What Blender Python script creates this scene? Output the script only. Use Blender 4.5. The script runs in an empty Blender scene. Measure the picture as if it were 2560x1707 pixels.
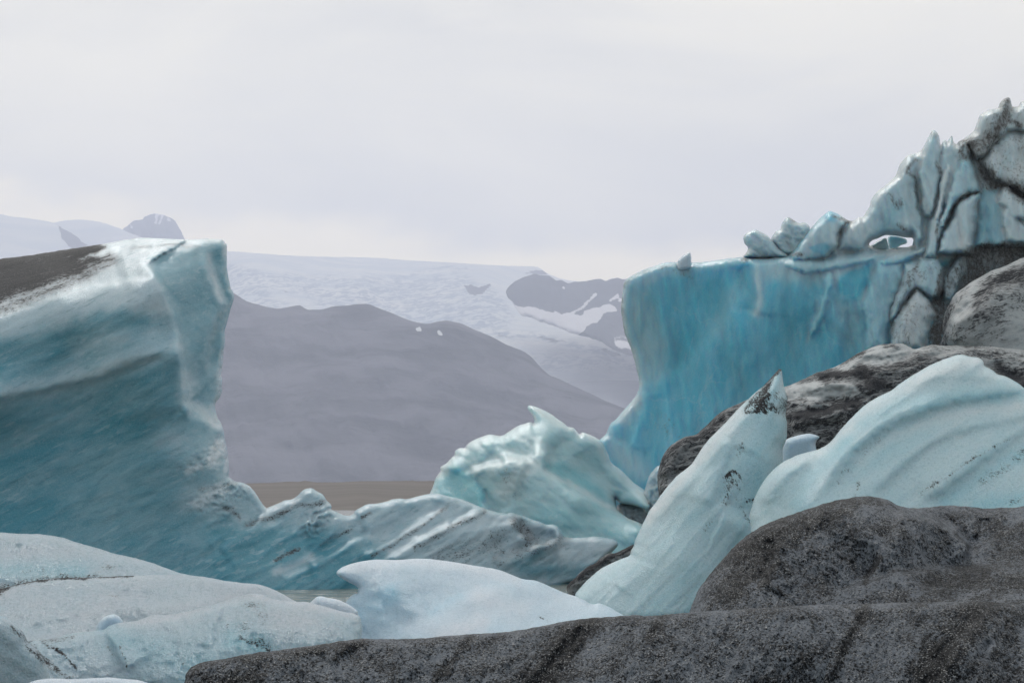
import bpy, math
import numpy as np
from mathutils import Vector

# ------------------------------------------------------------------ camera, sky, sun, exposure
scene = bpy.context.scene
COL = scene.collection
W, H = 2560.0, 1707.0            # frame the outlines were measured in
F = W * 85.0 / 36.0
EYE = 3.0
HORIZON = 1245.0
PITCH = math.atan((HORIZON - H / 2) / F)

cam_data = bpy.data.cameras.new("camera")
cam_data.lens = 85.0
cam_data.sensor_width = 36.0
cam_data.clip_start = 0.5
cam_data.clip_end = 60000.0
cam = bpy.data.objects.new("camera", cam_data)
cam.location = (0, 0, EYE)
cam.rotation_euler = (math.pi / 2 + PITCH, 0, 0)
COL.objects.link(cam)
scene.camera = cam

SUN_ELEV, SUN_AZ = math.radians(42), math.radians(-12)
SUN_DIR = Vector((math.sin(SUN_AZ) * math.cos(SUN_ELEV), math.cos(SUN_AZ) * math.cos(SUN_ELEV), math.sin(SUN_ELEV)))
sun_data = bpy.data.lights.new("sun", "SUN")
sun_data.energy = 1.2
sun_data.angle = math.radians(10)
sun_data.color = (1.0, 0.985, 0.965)
sun = bpy.data.objects.new("sun", sun_data)
sun.rotation_euler = SUN_DIR.to_track_quat('Z', 'Y').to_euler()
sun.location = (0, 0, 200)
COL.objects.link(sun)

scene.view_settings.view_transform = 'Standard'
scene.view_settings.look = 'None'
scene.view_settings.exposure = 0.0
scene.view_settings.gamma = 1.0
scene.view_settings.use_curve_mapping = False
scene.render.engine = 'CYCLES'
scene.cycles.use_denoising = True
scene.cycles.max_bounces = 6
scene.cycles.diffuse_bounces = 3
scene.cycles.glossy_bounces = 2
scene.cycles.transmission_bounces = 2
scene.cycles.volume_bounces = 2
scene.cycles.transparent_max_bounces = 8
scene.cycles.caustics_reflective = False
scene.cycles.caustics_refractive = False
scene.cycles.sample_clamp_indirect = 6.0


class NT:
    """small helper round a node tree"""
    def __init__(self, tree):
        self.t = tree
        tree.nodes.clear()

    def n(self, kind, **kw):
        node = self.t.nodes.new(kind)
        ins = kw.pop('ins', {})
        for k, v in kw.items():
            setattr(node, k, v)
        for k, v in ins.items():
            self.set(node, k, v)
        return node

    def set(self, node, key, v):
        sock = node.inputs[key]
        if isinstance(v, bpy.types.NodeSocket):
            self.t.links.new(v, sock)
        elif isinstance(v, bpy.types.Node):
            self.t.links.new(v.outputs[0], sock)
        else:
            sock.default_value = v

    def math(self, op, a, b=None, c=None, clamp=False):
        node = self.n('ShaderNodeMath', operation=op, use_clamp=clamp)
        for i, v in enumerate((a, b, c)):
            if v is not None:
                self.set(node, i, v)
        return node.outputs[0]

    def smooth(self, x, lo, hi, a=0.0, b=1.0):
        node = self.n('ShaderNodeMapRange', interpolation_type='SMOOTHSTEP')
        for k, v in (('Value', x), ('From Min', lo), ('From Max', hi), ('To Min', a), ('To Max', b)):
            self.set(node, k, v)
        return node.outputs[0]

    def mix(self, f, a, b):
        node = self.n('ShaderNodeMix', data_type='RGBA')
        for i, v in ((0, f), (6, a), (7, b)):
            if isinstance(v, tuple) and len(v) == 3:
                v = v + (1.0,)
            self.set(node, i, v)
        return node.outputs[2]

    def noise(self, vec, scale, detail=3.0, rough=0.55, dist=0.0):
        node = self.n('ShaderNodeTexNoise', ins={'Vector': vec, 'Scale': scale, 'Detail': detail,
                                                'Roughness': rough, 'Distortion': dist})
        return node.outputs[0]

    def mapping(self, vec, rot=(0, 0, 0), scale=(1, 1, 1)):
        node = self.n('ShaderNodeMapping', ins={'Vector': vec, 'Rotation': rot, 'Scale': scale})
        return node.outputs[0]


world = bpy.data.worlds.new("World")
scene.world = world
world.use_nodes = True
w = NT(world.node_tree)
tc = w.n('ShaderNodeTexCoord')
vec = tc.outputs['Generated']
sky = w.n('ShaderNodeTexSky', sky_type='NISHITA', sun_disc=False, sun_elevation=SUN_ELEV, sun_rotation=SUN_AZ)
skyc = w.n('ShaderNodeVectorMath', operation='SCALE', ins={0: sky, 'Scale': 0.10})
sep = w.n('ShaderNodeSeparateXYZ', ins={0: vec})
dx, dz = sep.outputs[0], sep.outputs[2]
flat = w.mapping(vec, rot=(0.0, 0.10, 0.0), scale=(1.0, 1.0, 3.0))
n1 = w.noise(flat, 5.5, 6.0, 0.55, 0.5)
n2 = w.noise(w.mapping(vec, rot=(0.0, 0.12, 0.0), scale=(1.0, 1.0, 4.5)), 2.1, 4.0, 0.5, 0.3)
veil = w.mix(w.smooth(n1, 0.32, 0.68), (1.00, 0.975, 0.885), (1.37, 1.28, 1.05))
veil = w.mix(w.smooth(n2, 0.42, 0.66, 0.0, 0.55), veil, (1.45, 1.35, 1.09))
cover = w.smooth(n2, 0.25, 0.5, 0.70, 0.97)
col = w.mix(cover, skyc.outputs[0], veil)
col = w.n('ShaderNodeVectorMath', operation='SCALE', ins={0: col, 'Scale': w.smooth(dz, 0.0, 0.22, 1.16, 1.0)}).outputs[0]
# low cloud bank along the skyline
nb = w.noise(w.mapping(vec, scale=(1.0, 1.0, 2.0)), 13.0, 6.0, 0.55)
top = w.math('ADD', w.math('MULTIPLY_ADD', dx, -0.085, 0.086), w.math('MULTIPLY', nb, 0.045))
bank = w.smooth(w.math('SUBTRACT', top, dz), -0.006, 0.012)
col = w.mix(w.math('MULTIPLY', bank, 0.9), col, (2.18, 1.88, 1.26))
# thin cloud is brightest on the side of the sun and duller away from it
side = w.mix(w.smooth(sep.outputs[1], -0.9, 0.9), (0.42, 0.50, 0.62), (1.0, 1.0, 1.0))
col = w.n('ShaderNodeVectorMath', operation='MULTIPLY', ins={0: col, 1: side}).outputs[0]
bg = w.n('ShaderNodeBackground', ins={'Color': col, 'Strength': 1.0})
w.n('ShaderNodeOutputWorld', ins={'Surface': bg})

# ------------------------------------------------------------------ numeric helpers
RNG = np.random.default_rng(7)
PERM = RNG.permutation(4096).astype(np.int64)
ANG = RNG.random(4096) * 2 * math.pi
GX, GY = np.cos(ANG), np.sin(ANG)


def pnoise(x, y, seed=0):
    xi, yi = np.floor(x).astype(np.int64), np.floor(y).astype(np.int64)
    fx, fy = x - xi, y - yi
    def g(ix, iy, ox, oy):
        h = PERM[(PERM[(ix + seed * 131) & 4095] + iy) & 4095]
        return GX[h] * ox + GY[h] * oy
    u = fx * fx * fx * (fx * (fx * 6 - 15) + 10)
    v = fy * fy * fy * (fy * (fy * 6 - 15) + 10)
    a = g(xi, yi, fx, fy) * (1 - u) + g(xi + 1, yi, fx - 1, fy) * u
    b = g(xi, yi + 1, fx, fy - 1) * (1 - u) + g(xi + 1, yi + 1, fx - 1, fy - 1) * u
    return (a * (1 - v) + b * v) * 1.5


def fbm(x, y, octv=4, seed=0, ridged=False, gain=0.5):
    out, amp, tot = np.zeros_like(x), 1.0, 0.0
    for o in range(octv):
        n = pnoise(x, y, seed + o)
        if ridged:
            n = 1 - 2 * np.abs(n)
        out += amp * n
        tot += amp
        amp *= gain
        x, y = x * 2.03 + 17.3, y * 2.03 - 9.1
    return out / tot


def sstep(x, a, b):
    t = np.clip((x - a) / (b - a), 0, 1)
    return t * t * (3 - 2 * t)


def seg_dist(px, py, A, B):
    """nearest distance, nearest point, signed side, parameter along the chain of segments A->B"""
    n = len(px)
    best = np.full(n, 1e18); cx = np.zeros(n); cy = np.zeros(n); sg = np.ones(n); par = np.zeros(n)
    L = np.hypot(*(B - A).T); cum = np.concatenate([[0], np.cumsum(L)])
    for i in range(len(A)):
        ax, ay = A[i]; dx_, dy_ = B[i] - A[i]
        l2 = dx_ * dx_ + dy_ * dy_
        if l2 == 0:
            continue
        t = np.clip(((px - ax) * dx_ + (py - ay) * dy_) / l2, 0, 1)
        qx, qy = ax + t * dx_, ay + t * dy_
        d = (px - qx) ** 2 + (py - qy) ** 2
        m = d < best - 1e-9
        best[m] = d[m]; cx[m] = qx[m]; cy[m] = qy[m]
        s = dx_ * (py - ay) - dy_ * (px - ax)
        sg[m] = np.where(s[m] >= 0, 1, -1)
        par[m] = (cum[i] + t[m] * L[i]) / cum[-1]
    return np.sqrt(best), cx, cy, sg, par


def inside(px, py, P):
    Q = np.roll(P, -1, 0)
    r = np.zeros(len(px), bool)
    for (x1, y1), (x2, y2) in zip(P, Q):
        if y1 == y2:
            continue
        c = (y1 > py) != (y2 > py)
        r ^= c & (px < (x2 - x1) * (py - y1) / (y2 - y1) + x1)
    return r


def sdf(px, py, P):
    P = np.asarray(P, float)
    d, cx, cy, _, _ = seg_dist(px, py, P, np.roll(P, -1, 0))
    return np.where(inside(px, py, P), d, -d), cx, cy


def rough_outline(pts, jit, every=7.0, seed=0, smooth=1):
    P = np.asarray(pts, float)
    for _ in range(smooth):
        Q = np.roll(P, -1, 0)
        P = np.stack([0.8 * P + 0.2 * Q, 0.2 * P + 0.8 * Q], 1).reshape(-1, 2)
    out = []
    Q = np.roll(P, -1, 0)
    for a, b in zip(P, Q):
        n = max(1, int(np.hypot(*(b - a)) / every))
        for k in range(n):
            out.append(a + (b - a) * k / n)
    P = np.array(out)
    jx = fbm(P[:, 0] / 22, P[:, 1] / 22, 3, seed + 3, gain=0.65) * jit
    jy = fbm(P[:, 0] / 22 + 50, P[:, 1] / 22, 3, seed + 9, gain=0.65) * jit
    return P + np.stack([jx, jy], 1)


SP, CP = math.sin(PITCH), math.cos(PITCH)


def unproject(x, y, d):
    """world points seen at picture position x, y lying d metres away"""
    u, v = (np.asarray(x) - W / 2) / F, -(np.asarray(y) - H / 2) / F
    Y, Z = CP - v * SP, SP + v * CP
    return np.stack([u / Y * d, np.ones_like(u) * d, EYE + Z / Y * d], -1)


def tps(ctl):
    C = np.asarray(ctl, float)
    X = C[:, :2] / 100.0
    def phi(r2):
        return 0.5 * r2 * np.log(r2 + 1e-9)
    n = len(X)
    K = phi(((X[:, None] - X[None]) ** 2).sum(-1)) + np.eye(n) * 0.02
    Pm = np.concatenate([np.ones((n, 1)), X], 1)
    A = np.block([[K, Pm], [Pm.T, np.zeros((3, 3))]])
    sol = np.linalg.lstsq(A, np.concatenate([C[:, 2], np.zeros(3)]), rcond=None)[0]
    lo, hi = C[:, 0].min() - 120, C[:, 0].max() + 120
    def f(x, y):
        q = np.stack([np.clip(x, lo, hi), y], 1) / 100.0
        out = sol[n] + q @ sol[n + 1:]
        for i in range(n):
            out = out + sol[i] * phi(((q - X[i]) ** 2).sum(1))
        return out
    return f


def paint(x, y, base, items, seed=0):
    v = np.full(len(x), float(base))
    wx = fbm(x / 45, y / 45, 4, seed + 21) * 16
    wy = fbm(x / 45 + 30, y / 45, 4, seed + 27) * 16
    for it in items:
        if it[0] == 'poly':
            _, P, val, f = it
            wt = sstep(sdf(x + wx, y + wy, P)[0], -f, f)
        else:
            _, P, r, val = it
            P = np.asarray(P, float)
            if len(P) == 1:
                P = np.concatenate([P, P + 0.5])
            d = seg_dist(x + wx * 0.5, y + wy * 0.5, P[:-1], P[1:])[0]
            wt = np.exp(-(d / r) ** 2)
        v = v * (1 - wt) + val * wt
    return v


COUNT = [0]


def solid(name, outline, D, mat, R=1.0, w=40, B=3.0, wb=None, ctl=None, steps=(), noise=(), step=4.0, jit=1.5,
          smooth=1, hole=None, plates=(), soft=2.2, blue=0.3, wets=(), blues=(), dirt=0.0, dirts=(), parent=None, origin=None, every=7.0):
    """a closed body: outline at D metres, swelling R towards the viewer and B away from it"""
    COUNT[0] += 1
    seed = COUNT[0] * 17
    P = rough_outline(outline, jit, every, seed, smooth)
    x0, y0 = P.min(0) - step * 2; x1, y1 = P.max(0) + step * 2
    nx, ny = int((x1 - x0) / step) + 1, int((y1 - y0) / step) + 1
    gx, gy = np.meshgrid(x0 + np.arange(nx) * step, y0 + np.arange(ny) * step)
    x, y = gx.ravel().copy(), gy.ravel().copy()
    s, cx, cy = sdf(x, y, P)
    if hole is not None:
        Hh = rough_outline(hole, jit, every, seed + 5, smooth)
        s2, hx, hy = sdf(x, y, Hh)
        m = -s2 < s
        s = np.where(m, -s2, s); cx = np.where(m, hx, cx); cy = np.where(m, hy, cy)
    snap = np.abs(s) <= 0.6 * step
    keep = s > -0.6 * step
    x[snap] = cx[snap]; y[snap] = cy[snap]
    s = np.where(snap, 0, s)
    idx = np.full(nx * ny, -1)
    ki = np.nonzero(keep)[0]
    idx[ki] = np.arange(len(ki))
    x, y, s = x[ki], y[ki], s[ki]
    bnd = s <= 0
    # relief
    rel = np.zeros(len(x))
    if ctl is not None:
        rel += tps(ctl)(x, y)
    if plates:
        add = np.zeros(len(x))
        px_, py_ = x + fbm(x / 28, y / 28, 4, seed + 6) * 7, y + fbm(x / 28 + 9, y / 28, 4, seed + 8) * 7
        for poly, hgt, jump, pw, tx, ty in plates:
            Pp = np.asarray(poly, float)
            sp_ = sdf(px_, py_, Pp)[0]
            cxp, cyp = Pp.mean(0)
            pr = np.sqrt(np.clip(1 - (1 - np.clip(sp_ / pw, 0, 1)) ** 2, 0, 1))
            h = (jump + (hgt - jump) * pr + ((x - cxp) * tx + (y - cyp) * ty) / 100.0) * sstep(sp_, -3.0, 7.0)
            add = np.where(sp_ > -3.0, np.maximum(add, h), add)
        rel += add
    for st in steps:
        line, amp, wa, wbk = st[:4]
        L = np.asarray(line, float)
        dd, _, _, sg, par = seg_dist(x + fbm(x / 30, y / 30, 3, seed + 2) * 5, y + fbm(x / 30, y / 30, 3, seed + 4) * 5, L[:-1], L[1:])
        ends = sstep(par, 0.0, 0.12) * sstep(1 - par, 0.0, 0.12) if len(st) < 5 else 1.0
        rel += amp * sg * np.tanh(dd / (step * soft)) * np.exp(-dd / np.where(sg > 0, wa, wbk)) * ends
    prof = np.sqrt(np.clip(1 - (1 - np.clip(s / w, 0, 1)) ** 2, 0, 1))
    nz = np.zeros(len(x))
    for k, nn in enumerate(noise):
        amp, sc, ang, stretch, octv, ridged = nn[:6]
        ca, sa = math.cos(math.radians(ang)), math.sin(math.radians(ang))
        u = (x * ca + y * sa) / (sc * stretch); v = (-x * sa + y * ca) / sc
        q = fbm(u, v, octv, seed + 40 + k * 5, ridged)
        if len(nn) > 6:
            q = q * paint(x, y, 0.0, nn[6], seed)
        nz += amp * q
    nz *= sstep(s, -1, w * 0.25) if w > 0 else 1.0
    front = D - rel - R * prof - nz
    wb = wb or w * 2
    profb = np.sqrt(np.clip(1 - (1 - np.clip(s / wb, 0, 1)) ** 2, 0, 1))
    back = D - rel + B * profb
    vf = unproject(x, y, front)
    inner = np.nonzero(~bnd)[0]
    vb = unproject(x[inner], y[inner], back[inner])
    bi = np.arange(len(x)); bi[inner] = len(x) + np.arange(len(inner))
    V = np.concatenate([vf, vb])
    g = idx.reshape(ny, nx)
    a, b, c, d = g[:-1, :-1].ravel(), g[:-1, 1:].ravel(), g[1:, 1:].ravel(), g[1:, :-1].ravel()
    cells = np.stack([a, d, c, b], 1)         # faces the viewer
    cnt = (cells >= 0).sum(1)
    quads = cells[cnt == 4]
    tris = cells[cnt == 3]
    tris = np.array([[t for t in r if t >= 0] for r in tris], int).reshape(-1, 3)
    quads = quads[~bnd[quads].all(1)]
    tris = tris[~bnd[tris].all(1)] if len(tris) else tris
    Q = np.concatenate([quads, bi[quads][:, ::-1]])
    T = np.concatenate([tris, bi[tris][:, ::-1]]) if len(tris) else tris
    me = bpy.data.meshes.new(name)
    if origin is None:
        mid = (P[:, 0].min() + P[:, 0].max()) / 2
        origin = unproject(mid, P[:, 1].max(), D)
        origin[2] = 0.0 if D < 400 else origin[2]
    V = V - origin
    me.vertices.add(len(V)); me.vertices.foreach_set('co', V.astype(np.float32).ravel())
    loops = np.concatenate([Q.ravel(), T.ravel()]).astype(np.int32)
    me.loops.add(len(loops)); me.loops.foreach_set('vertex_index', loops)
    starts = np.concatenate([np.arange(len(Q)) * 4, len(Q) * 4 + np.arange(len(T)) * 3]).astype(np.int32)
    me.polygons.add(len(starts)); me.polygons.foreach_set('loop_start', starts)
    me.polygons.foreach_set('use_smooth', np.ones(len(starts), bool))
    me.update(calc_edges=True)
    me.validate()
    for an, base, items in (('clear_ice', blue, blues), ('ash', dirt, dirts)) + ((('wet', 0.0, wets),) if wets else ()):
        q = paint(x, y, base, items, seed)
        at = me.attributes.new(an, 'FLOAT', 'POINT')
        at.data.foreach_set('value', np.concatenate([q, q[inner]]).astype(np.float32))
    me.materials.append(mat)
    o = bpy.data.objects.new(name, me)
    if parent is not None:
        o.parent = parent
    else:
        o.location = origin
    COL.objects.link(o)
    return o


def tag(o, label=None, cat=None, group=None, kind=None):
    for k, v in (('label', label), ('category', cat), ('group', group), ('kind', kind)):
        if v:
            o[k] = v
    return o


def root(name, px, D):
    o = bpy.data.objects.new(name, None)
    p = unproject(px, HORIZON, D)
    o.location = (p[0], p[1], 0.0)
    COL.objects.link(o)
    return o, np.array(o.location)


def yw(D):
    return HORIZON + EYE * F / D


# ------------------------------------------------------------------ materials
def ice_material(name, white=(0.62, 0.72, 0.78), blue=(0.12, 0.34, 0.44), ash=(0.035, 0.034, 0.036), grey=None,
                 radius=(0.35, 0.8, 1.0), scale=0.6, sss=0.8, rough=0.32, streak=(25, 5.0), streak_scale=0.8, streak_amt=0.35,
                 grain=22.0, grain_bump=0.02, lump_scale=2.2, lump_bump=0.015, ash_scale=14.0, ash_stretch=(1, 1, 1), ash_rot=0,
                 spark=0.0, ash_soft=0.16, grain_col=0.2, crack=0.0, crack_scale=0.5, fleck=0.0):
    m = bpy.data.materials.new(name)
    m.use_nodes = True
    t = NT(m.node_tree)
    co = t.n('ShaderNodeTexCoord').outputs['Object']
    clear = t.n('ShaderNodeAttribute', attribute_name='clear_ice').outputs['Fac']
    dirt = t.n('ShaderNodeAttribute', attribute_name='ash').outputs['Fac']
    st = t.mapping(t.mapping(co, rot=(0, math.radians(streak[0]), 0)), scale=(1.0 / streak[1], 0.5, 1.0))
    ns = t.noise(st, streak_scale, 6.0, 0.62, 0.3)
    nl = t.noise(co, 0.35, 4.0, 0.6, 0.5)
    k = t.math('ADD', clear, t.math('MULTIPLY', t.math('SUBTRACT', ns, 0.5), streak_amt * 2.4))
    k = t.math('ADD', k, t.math('MULTIPLY', t.math('SUBTRACT', nl, 0.5), 0.35), clamp=True)
    c = t.mix(k, white, blue)
    gr = t.noise(co, grain, 3.0, 0.7)
    gf = t.noise(co, grain * 0.45, 2.0, 0.6)
    c = t.mix(t.smooth(gr, 0.40, 0.70, 0.0, grain_col), c, tuple(min(1, v * 1.25 + 0.06) for v in white))
    c = t.mix(t.smooth(gf, 0.52, 0.30, 0.0, grain_col), c, tuple(v * 0.62 for v in blue))
    if fleck:
        fk = t.noise(t.mapping(st, scale=(0.8, 1, 1.6)), 4.2, 3.0, 0.6, 0.2)
        c = t.mix(t.math('MULTIPLY', t.smooth(fk, 0.56, 0.66), t.smooth(nl, 0.40, 0.58, 0.25 * fleck, fleck)), c, white)
        c = t.mix(t.smooth(fk, 0.40, 0.32, 0.0, fleck * 0.9), c, tuple(v * 0.6 for v in blue))
    if crack:
        wob = t.n('ShaderNodeTexNoise', ins={'Vector': co, 'Scale': crack_scale * 2.5, 'Detail': 4.0}).outputs['Color']
        wc = t.n('ShaderNodeVectorMath', operation='MULTIPLY_ADD', ins={0: wob, 1: (1.1, 1.1, 1.1), 2: t.mapping(st, scale=(1.6, 1, 0.8))}).outputs[0]
        ve = t.n('ShaderNodeTexVoronoi', feature='DISTANCE_TO_EDGE', ins={'Vector': wc, 'Scale': crack_scale}).outputs['Distance']
        hair = t.math('MULTIPLY', t.smooth(ve, 0.0, 0.022, 1.0, 0.0), t.smooth(nl, 0.42, 0.60))
        c = t.mix(t.math('MULTIPLY', hair, crack), c, white)
    # ash, sand and grit lying on or frozen into the ice
    am = t.mapping(t.mapping(co, rot=(0, math.radians(ash_rot), 0)), scale=ash_stretch)
    na = t.noise(am, ash_scale, 4.0, 0.72)
    nb_ = t.noise(am, ash_scale * 0.13, 4.0, 0.65, 0.4)
    nn = t.math('ADD', t.math('MULTIPLY', na, 0.62), t.math('MULTIPLY', nb_, 0.38))
    nn = t.smooth(nn, 0.30, 0.70)
    th = t.math('SUBTRACT', 1.0, dirt)
    fac = t.n('ShaderNodeMapRange', clamp=True,
              ins={'Value': t.math('SUBTRACT', nn, th), 'From Min': -ash_soft, 'From Max': ash_soft}).outputs[0]
    fac = t.math('MULTIPLY', fac, t.smooth(dirt, 0.01, 0.10))
    if grey:
        c = t.mix(t.smooth(dirt, 0.05, 0.75, 0.0, 0.92), c, grey)
    ashc = t.mix(t.smooth(gr, 0.42, 0.72), ash, tuple(v * 2.6 for v in ash))
    c = t.mix(fac, c, ashc)
    b1 = t.n('ShaderNodeBump', ins={'Strength': 0.9, 'Distance': grain_bump, 'Height': gr})
    lp = t.noise(st, lump_scale, 4.0, 0.55)
    b2 = t.n('ShaderNodeBump', ins={'Strength': 0.9, 'Distance': lump_bump, 'Height': lp, 'Normal': b1})
    b3 = t.n('ShaderNodeBump', ins={'Strength': 0.5, 'Distance': grain_bump * 0.7, 'Height': fac, 'Normal': b2})
    bs = t.n('ShaderNodeBsdfPrincipled', ins={'Base Color': c, 'Normal': b3, 'IOR': 1.31})
    t.set(bs, 'Subsurface Radius', t.mix(k, tuple(0.25 * (0.55 + 0.45 * v) for v in radius), radius))
    t.set(bs, 'Specular IOR Level', t.math('MULTIPLY_ADD', t.math('MAXIMUM', fac, t.smooth(dirt, 0.15, 0.7)), -0.42, 0.5))
    bs.inputs['Subsurface Scale'].default_value = scale
    cover = t.math('MAXIMUM', fac, t.smooth(dirt, 0.3, 0.9))
    t.set(bs, 'Subsurface Weight', t.math('MULTIPLY', t.math('SUBTRACT', 1.0, cover), sss))
    wet = t.n('ShaderNodeAttribute', attribute_name='wet').outputs['Fac']
    rough = t.math('MULTIPLY_ADD', wet, -0.20, rough)
    t.set(bs, 'Coat Weight', wet)
    bs.inputs['Coat Roughness'].default_value = 0.05
    wn = t.noise(t.mapping(co, scale=(0.8, 0.5, 1.3)), 4.5, 3.0, 0.6, 0.6)
    t.set(bs, 'Coat Normal', t.n('ShaderNodeBump', ins={'Strength': 1.0, 'Distance': 0.75, 'Height': wn}))
    r = t.math('ADD', rough, t.math('MULTIPLY', fac, 0.35))
    if spark:
        sp = t.noise(co, grain * 2.3, 1.0, 0.5)
        r = t.math('SUBTRACT', r, t.smooth(sp, 0.60, 0.66, 0.0, spark), clamp=True)
    t.set(bs, 'Roughness', r)
    t.n('ShaderNodeOutputMaterial', ins={'Surface': bs})
    return m


def plain_ice(name, **kw):
    return ice_material(name, **kw)


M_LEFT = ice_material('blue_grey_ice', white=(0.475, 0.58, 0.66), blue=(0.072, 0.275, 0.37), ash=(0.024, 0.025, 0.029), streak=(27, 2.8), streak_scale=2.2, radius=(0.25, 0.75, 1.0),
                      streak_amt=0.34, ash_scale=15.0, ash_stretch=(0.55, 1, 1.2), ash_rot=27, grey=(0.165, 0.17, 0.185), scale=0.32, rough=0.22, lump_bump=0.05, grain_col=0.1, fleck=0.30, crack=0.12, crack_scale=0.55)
M_CENTRE = ice_material('pale_turquoise_ice', white=(0.62, 0.74, 0.78), blue=(0.25, 0.54, 0.62), streak=(-30, 2.5), streak_scale=1.4, streak_amt=0.24, radius=(0.25, 0.75, 1.0),
                        scale=0.9, grey=(0.42, 0.42, 0.44), rough=0.22, grain_col=0.08, fleck=0.15, lump_bump=0.04, crack=0.25, crack_scale=0.8)
M_TAIL = ice_material('streaked_grey_ice', white=(0.50, 0.55, 0.60), blue=(0.14, 0.30, 0.36), streak=(33, 6.0), streak_scale=1.0,
                      streak_amt=0.42, ash_scale=5.0, ash_stretch=(0.28, 1, 1.3), ash_rot=33, grey=(0.28, 0.28, 0.30), scale=0.3, rough=0.22)
M_WALL = ice_material('deep_blue_ice', white=(0.54, 0.585, 0.62), blue=(0.095, 0.43, 0.59), streak=(80, 2.6), streak_scale=1.7,
                      streak_amt=0.20, scale=1.6, radius=(0.10, 0.6, 1.0), grey=(0.20, 0.20, 0.21), ash=(0.060, 0.058, 0.058), ash_scale=9.0, ash_stretch=(1, 1, 0.5), ash_soft=0.3,
                      rough=0.24, grain_col=0.08, fleck=0.10, lump_bump=0.05, crack=0.12, crack_scale=0.45)
M_DIRTY = ice_material('ash_streaked_ice', white=(0.33, 0.355, 0.38), blue=(0.24, 0.29, 0.315), ash=(0.026, 0.027, 0.031), streak=(12, 4.0), streak_scale=1.4, streak_amt=0.3,
                       scale=0.2, grey=(0.145, 0.15, 0.16), ash_scale=11.0, ash_stretch=(0.4, 1, 1), ash_rot=14, rough=0.4, sss=0.5, grain_bump=0.03, lump_bump=0.05)
M_FIN = ice_material('granular_clear_ice', white=(0.655, 0.74, 0.80), blue=(0.27, 0.57, 0.69), streak=(42, 5.0), streak_scale=2.0, radius=(0.4, 0.8, 1.0),
                     streak_amt=0.34, scale=0.25, sss=0.75, grain=34.0, grain_bump=0.03, lump_bump=0.012, lump_scale=4.0, ash_scale=22.0, ash_stretch=(1, 1, 0.5), ash_rot=30, spark=0.24, rough=0.22, grain_col=0.24)
M_FLOE = ice_material('fresh_white_ice', white=(0.55, 0.62, 0.715), blue=(0.29, 0.53, 0.69), streak=(10, 3.0), streak_scale=1.4, streak_amt=0.3, radius=(0.4, 0.8, 1.0),
                      scale=0.25, sss=0.7, grain=30.0, grain_bump=0.025, lump_bump=0.012, ash_scale=26.0, spark=0.14, rough=0.30, grain_col=0.2)
M_NEAR = ice_material('crusted_white_ice', white=(0.56, 0.625, 0.71), blue=(0.26, 0.53, 0.65), streak=(8, 2.5), streak_scale=1.6, streak_amt=0.34, radius=(0.4, 0.8, 1.0),
                      scale=0.2, sss=0.55, grain=34.0, grain_bump=0.075, lump_bump=0.03, ash_scale=30.0, ash_stretch=(1, 1, 0.45), ash_rot=-30, spark=0.26, rough=0.24, grain_col=0.30)


def ash_material(name, tilt):
    m = bpy.data.materials.new(name)
    m.use_nodes = True
    t = NT(m.node_tree)
    co = t.n('ShaderNodeTexCoord').outputs['Object']
    dirt = t.n('ShaderNodeAttribute', attribute_name='ash').outputs['Fac']
    st = t.mapping(t.mapping(co, rot=(0, math.radians(tilt), 0)), scale=(0.22, 0.6, 1.0))
    low = t.noise(st, 2.2, 6.0, 0.65, 0.5)
    mid = t.noise(co, 9.0, 4.0, 0.65)
    dens = t.math('ADD', dirt, t.math('MULTIPLY', t.math('SUBTRACT', low, 0.5), 1.6))
    dens = t.math('ADD', dens, t.math('MULTIPLY', t.math('SUBTRACT', mid, 0.5), 0.5))
    g1 = t.noise(t.mapping(co, scale=(1, 1, 0.7)), 26.0, 2.0, 0.6)
    g2 = t.noise(co, 62.0, 2.0, 0.6)
    gg = t.math('MULTIPLY_ADD', g1, 0.6, t.math('MULTIPLY', g2, 0.4))
    fac = t.smooth(t.math('SUBTRACT', t.smooth(gg, 0.34, 0.66), t.math('SUBTRACT', 1.0, dens)), -0.12, 0.12)
    ice = t.mix(t.smooth(low, 0.35, 0.7), (0.165, 0.186, 0.222), (0.100, 0.113, 0.136))
    c = t.mix(t.smooth(dens, 0.35, 0.85, 0.0, 0.8), ice, (0.046, 0.052, 0.063))
    c = t.mix(fac, c, (0.011, 0.0122, 0.0148))
    cr = t.noise(co, 46.0, 1.0, 0.5)
    cr = t.math('MULTIPLY_ADD', t.math('SUBTRACT', t.noise(co, 3.5, 4.0, 0.65), 0.5), 0.30, cr)
    c = t.mix(t.smooth(cr, 0.63, 0.70), c, (0.30, 0.315, 0.34))
    b1 = t.n('ShaderNodeBump', ins={'Strength': 1.0, 'Distance': 0.07, 'Height': gg})
    b2 = t.n('ShaderNodeBump', ins={'Strength': 0.9, 'Distance': 0.08, 'Height': low, 'Normal': b1})
    bs = t.n('ShaderNodeBsdfPrincipled', ins={'Base Color': c, 'Normal': b2, 'IOR': 1.35, 'Specular IOR Level': t.smooth(cr, 0.56, 0.68, 0.06, 0.6),
             'Roughness': t.math('SUBTRACT', 0.52, t.smooth(cr, 0.60, 0.66, 0.0, 0.28))})
    t.n('ShaderNodeOutputMaterial', ins={'Surface': bs})
    return m


M_ASH = ash_material('ash_covered_ice', 62)

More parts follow.
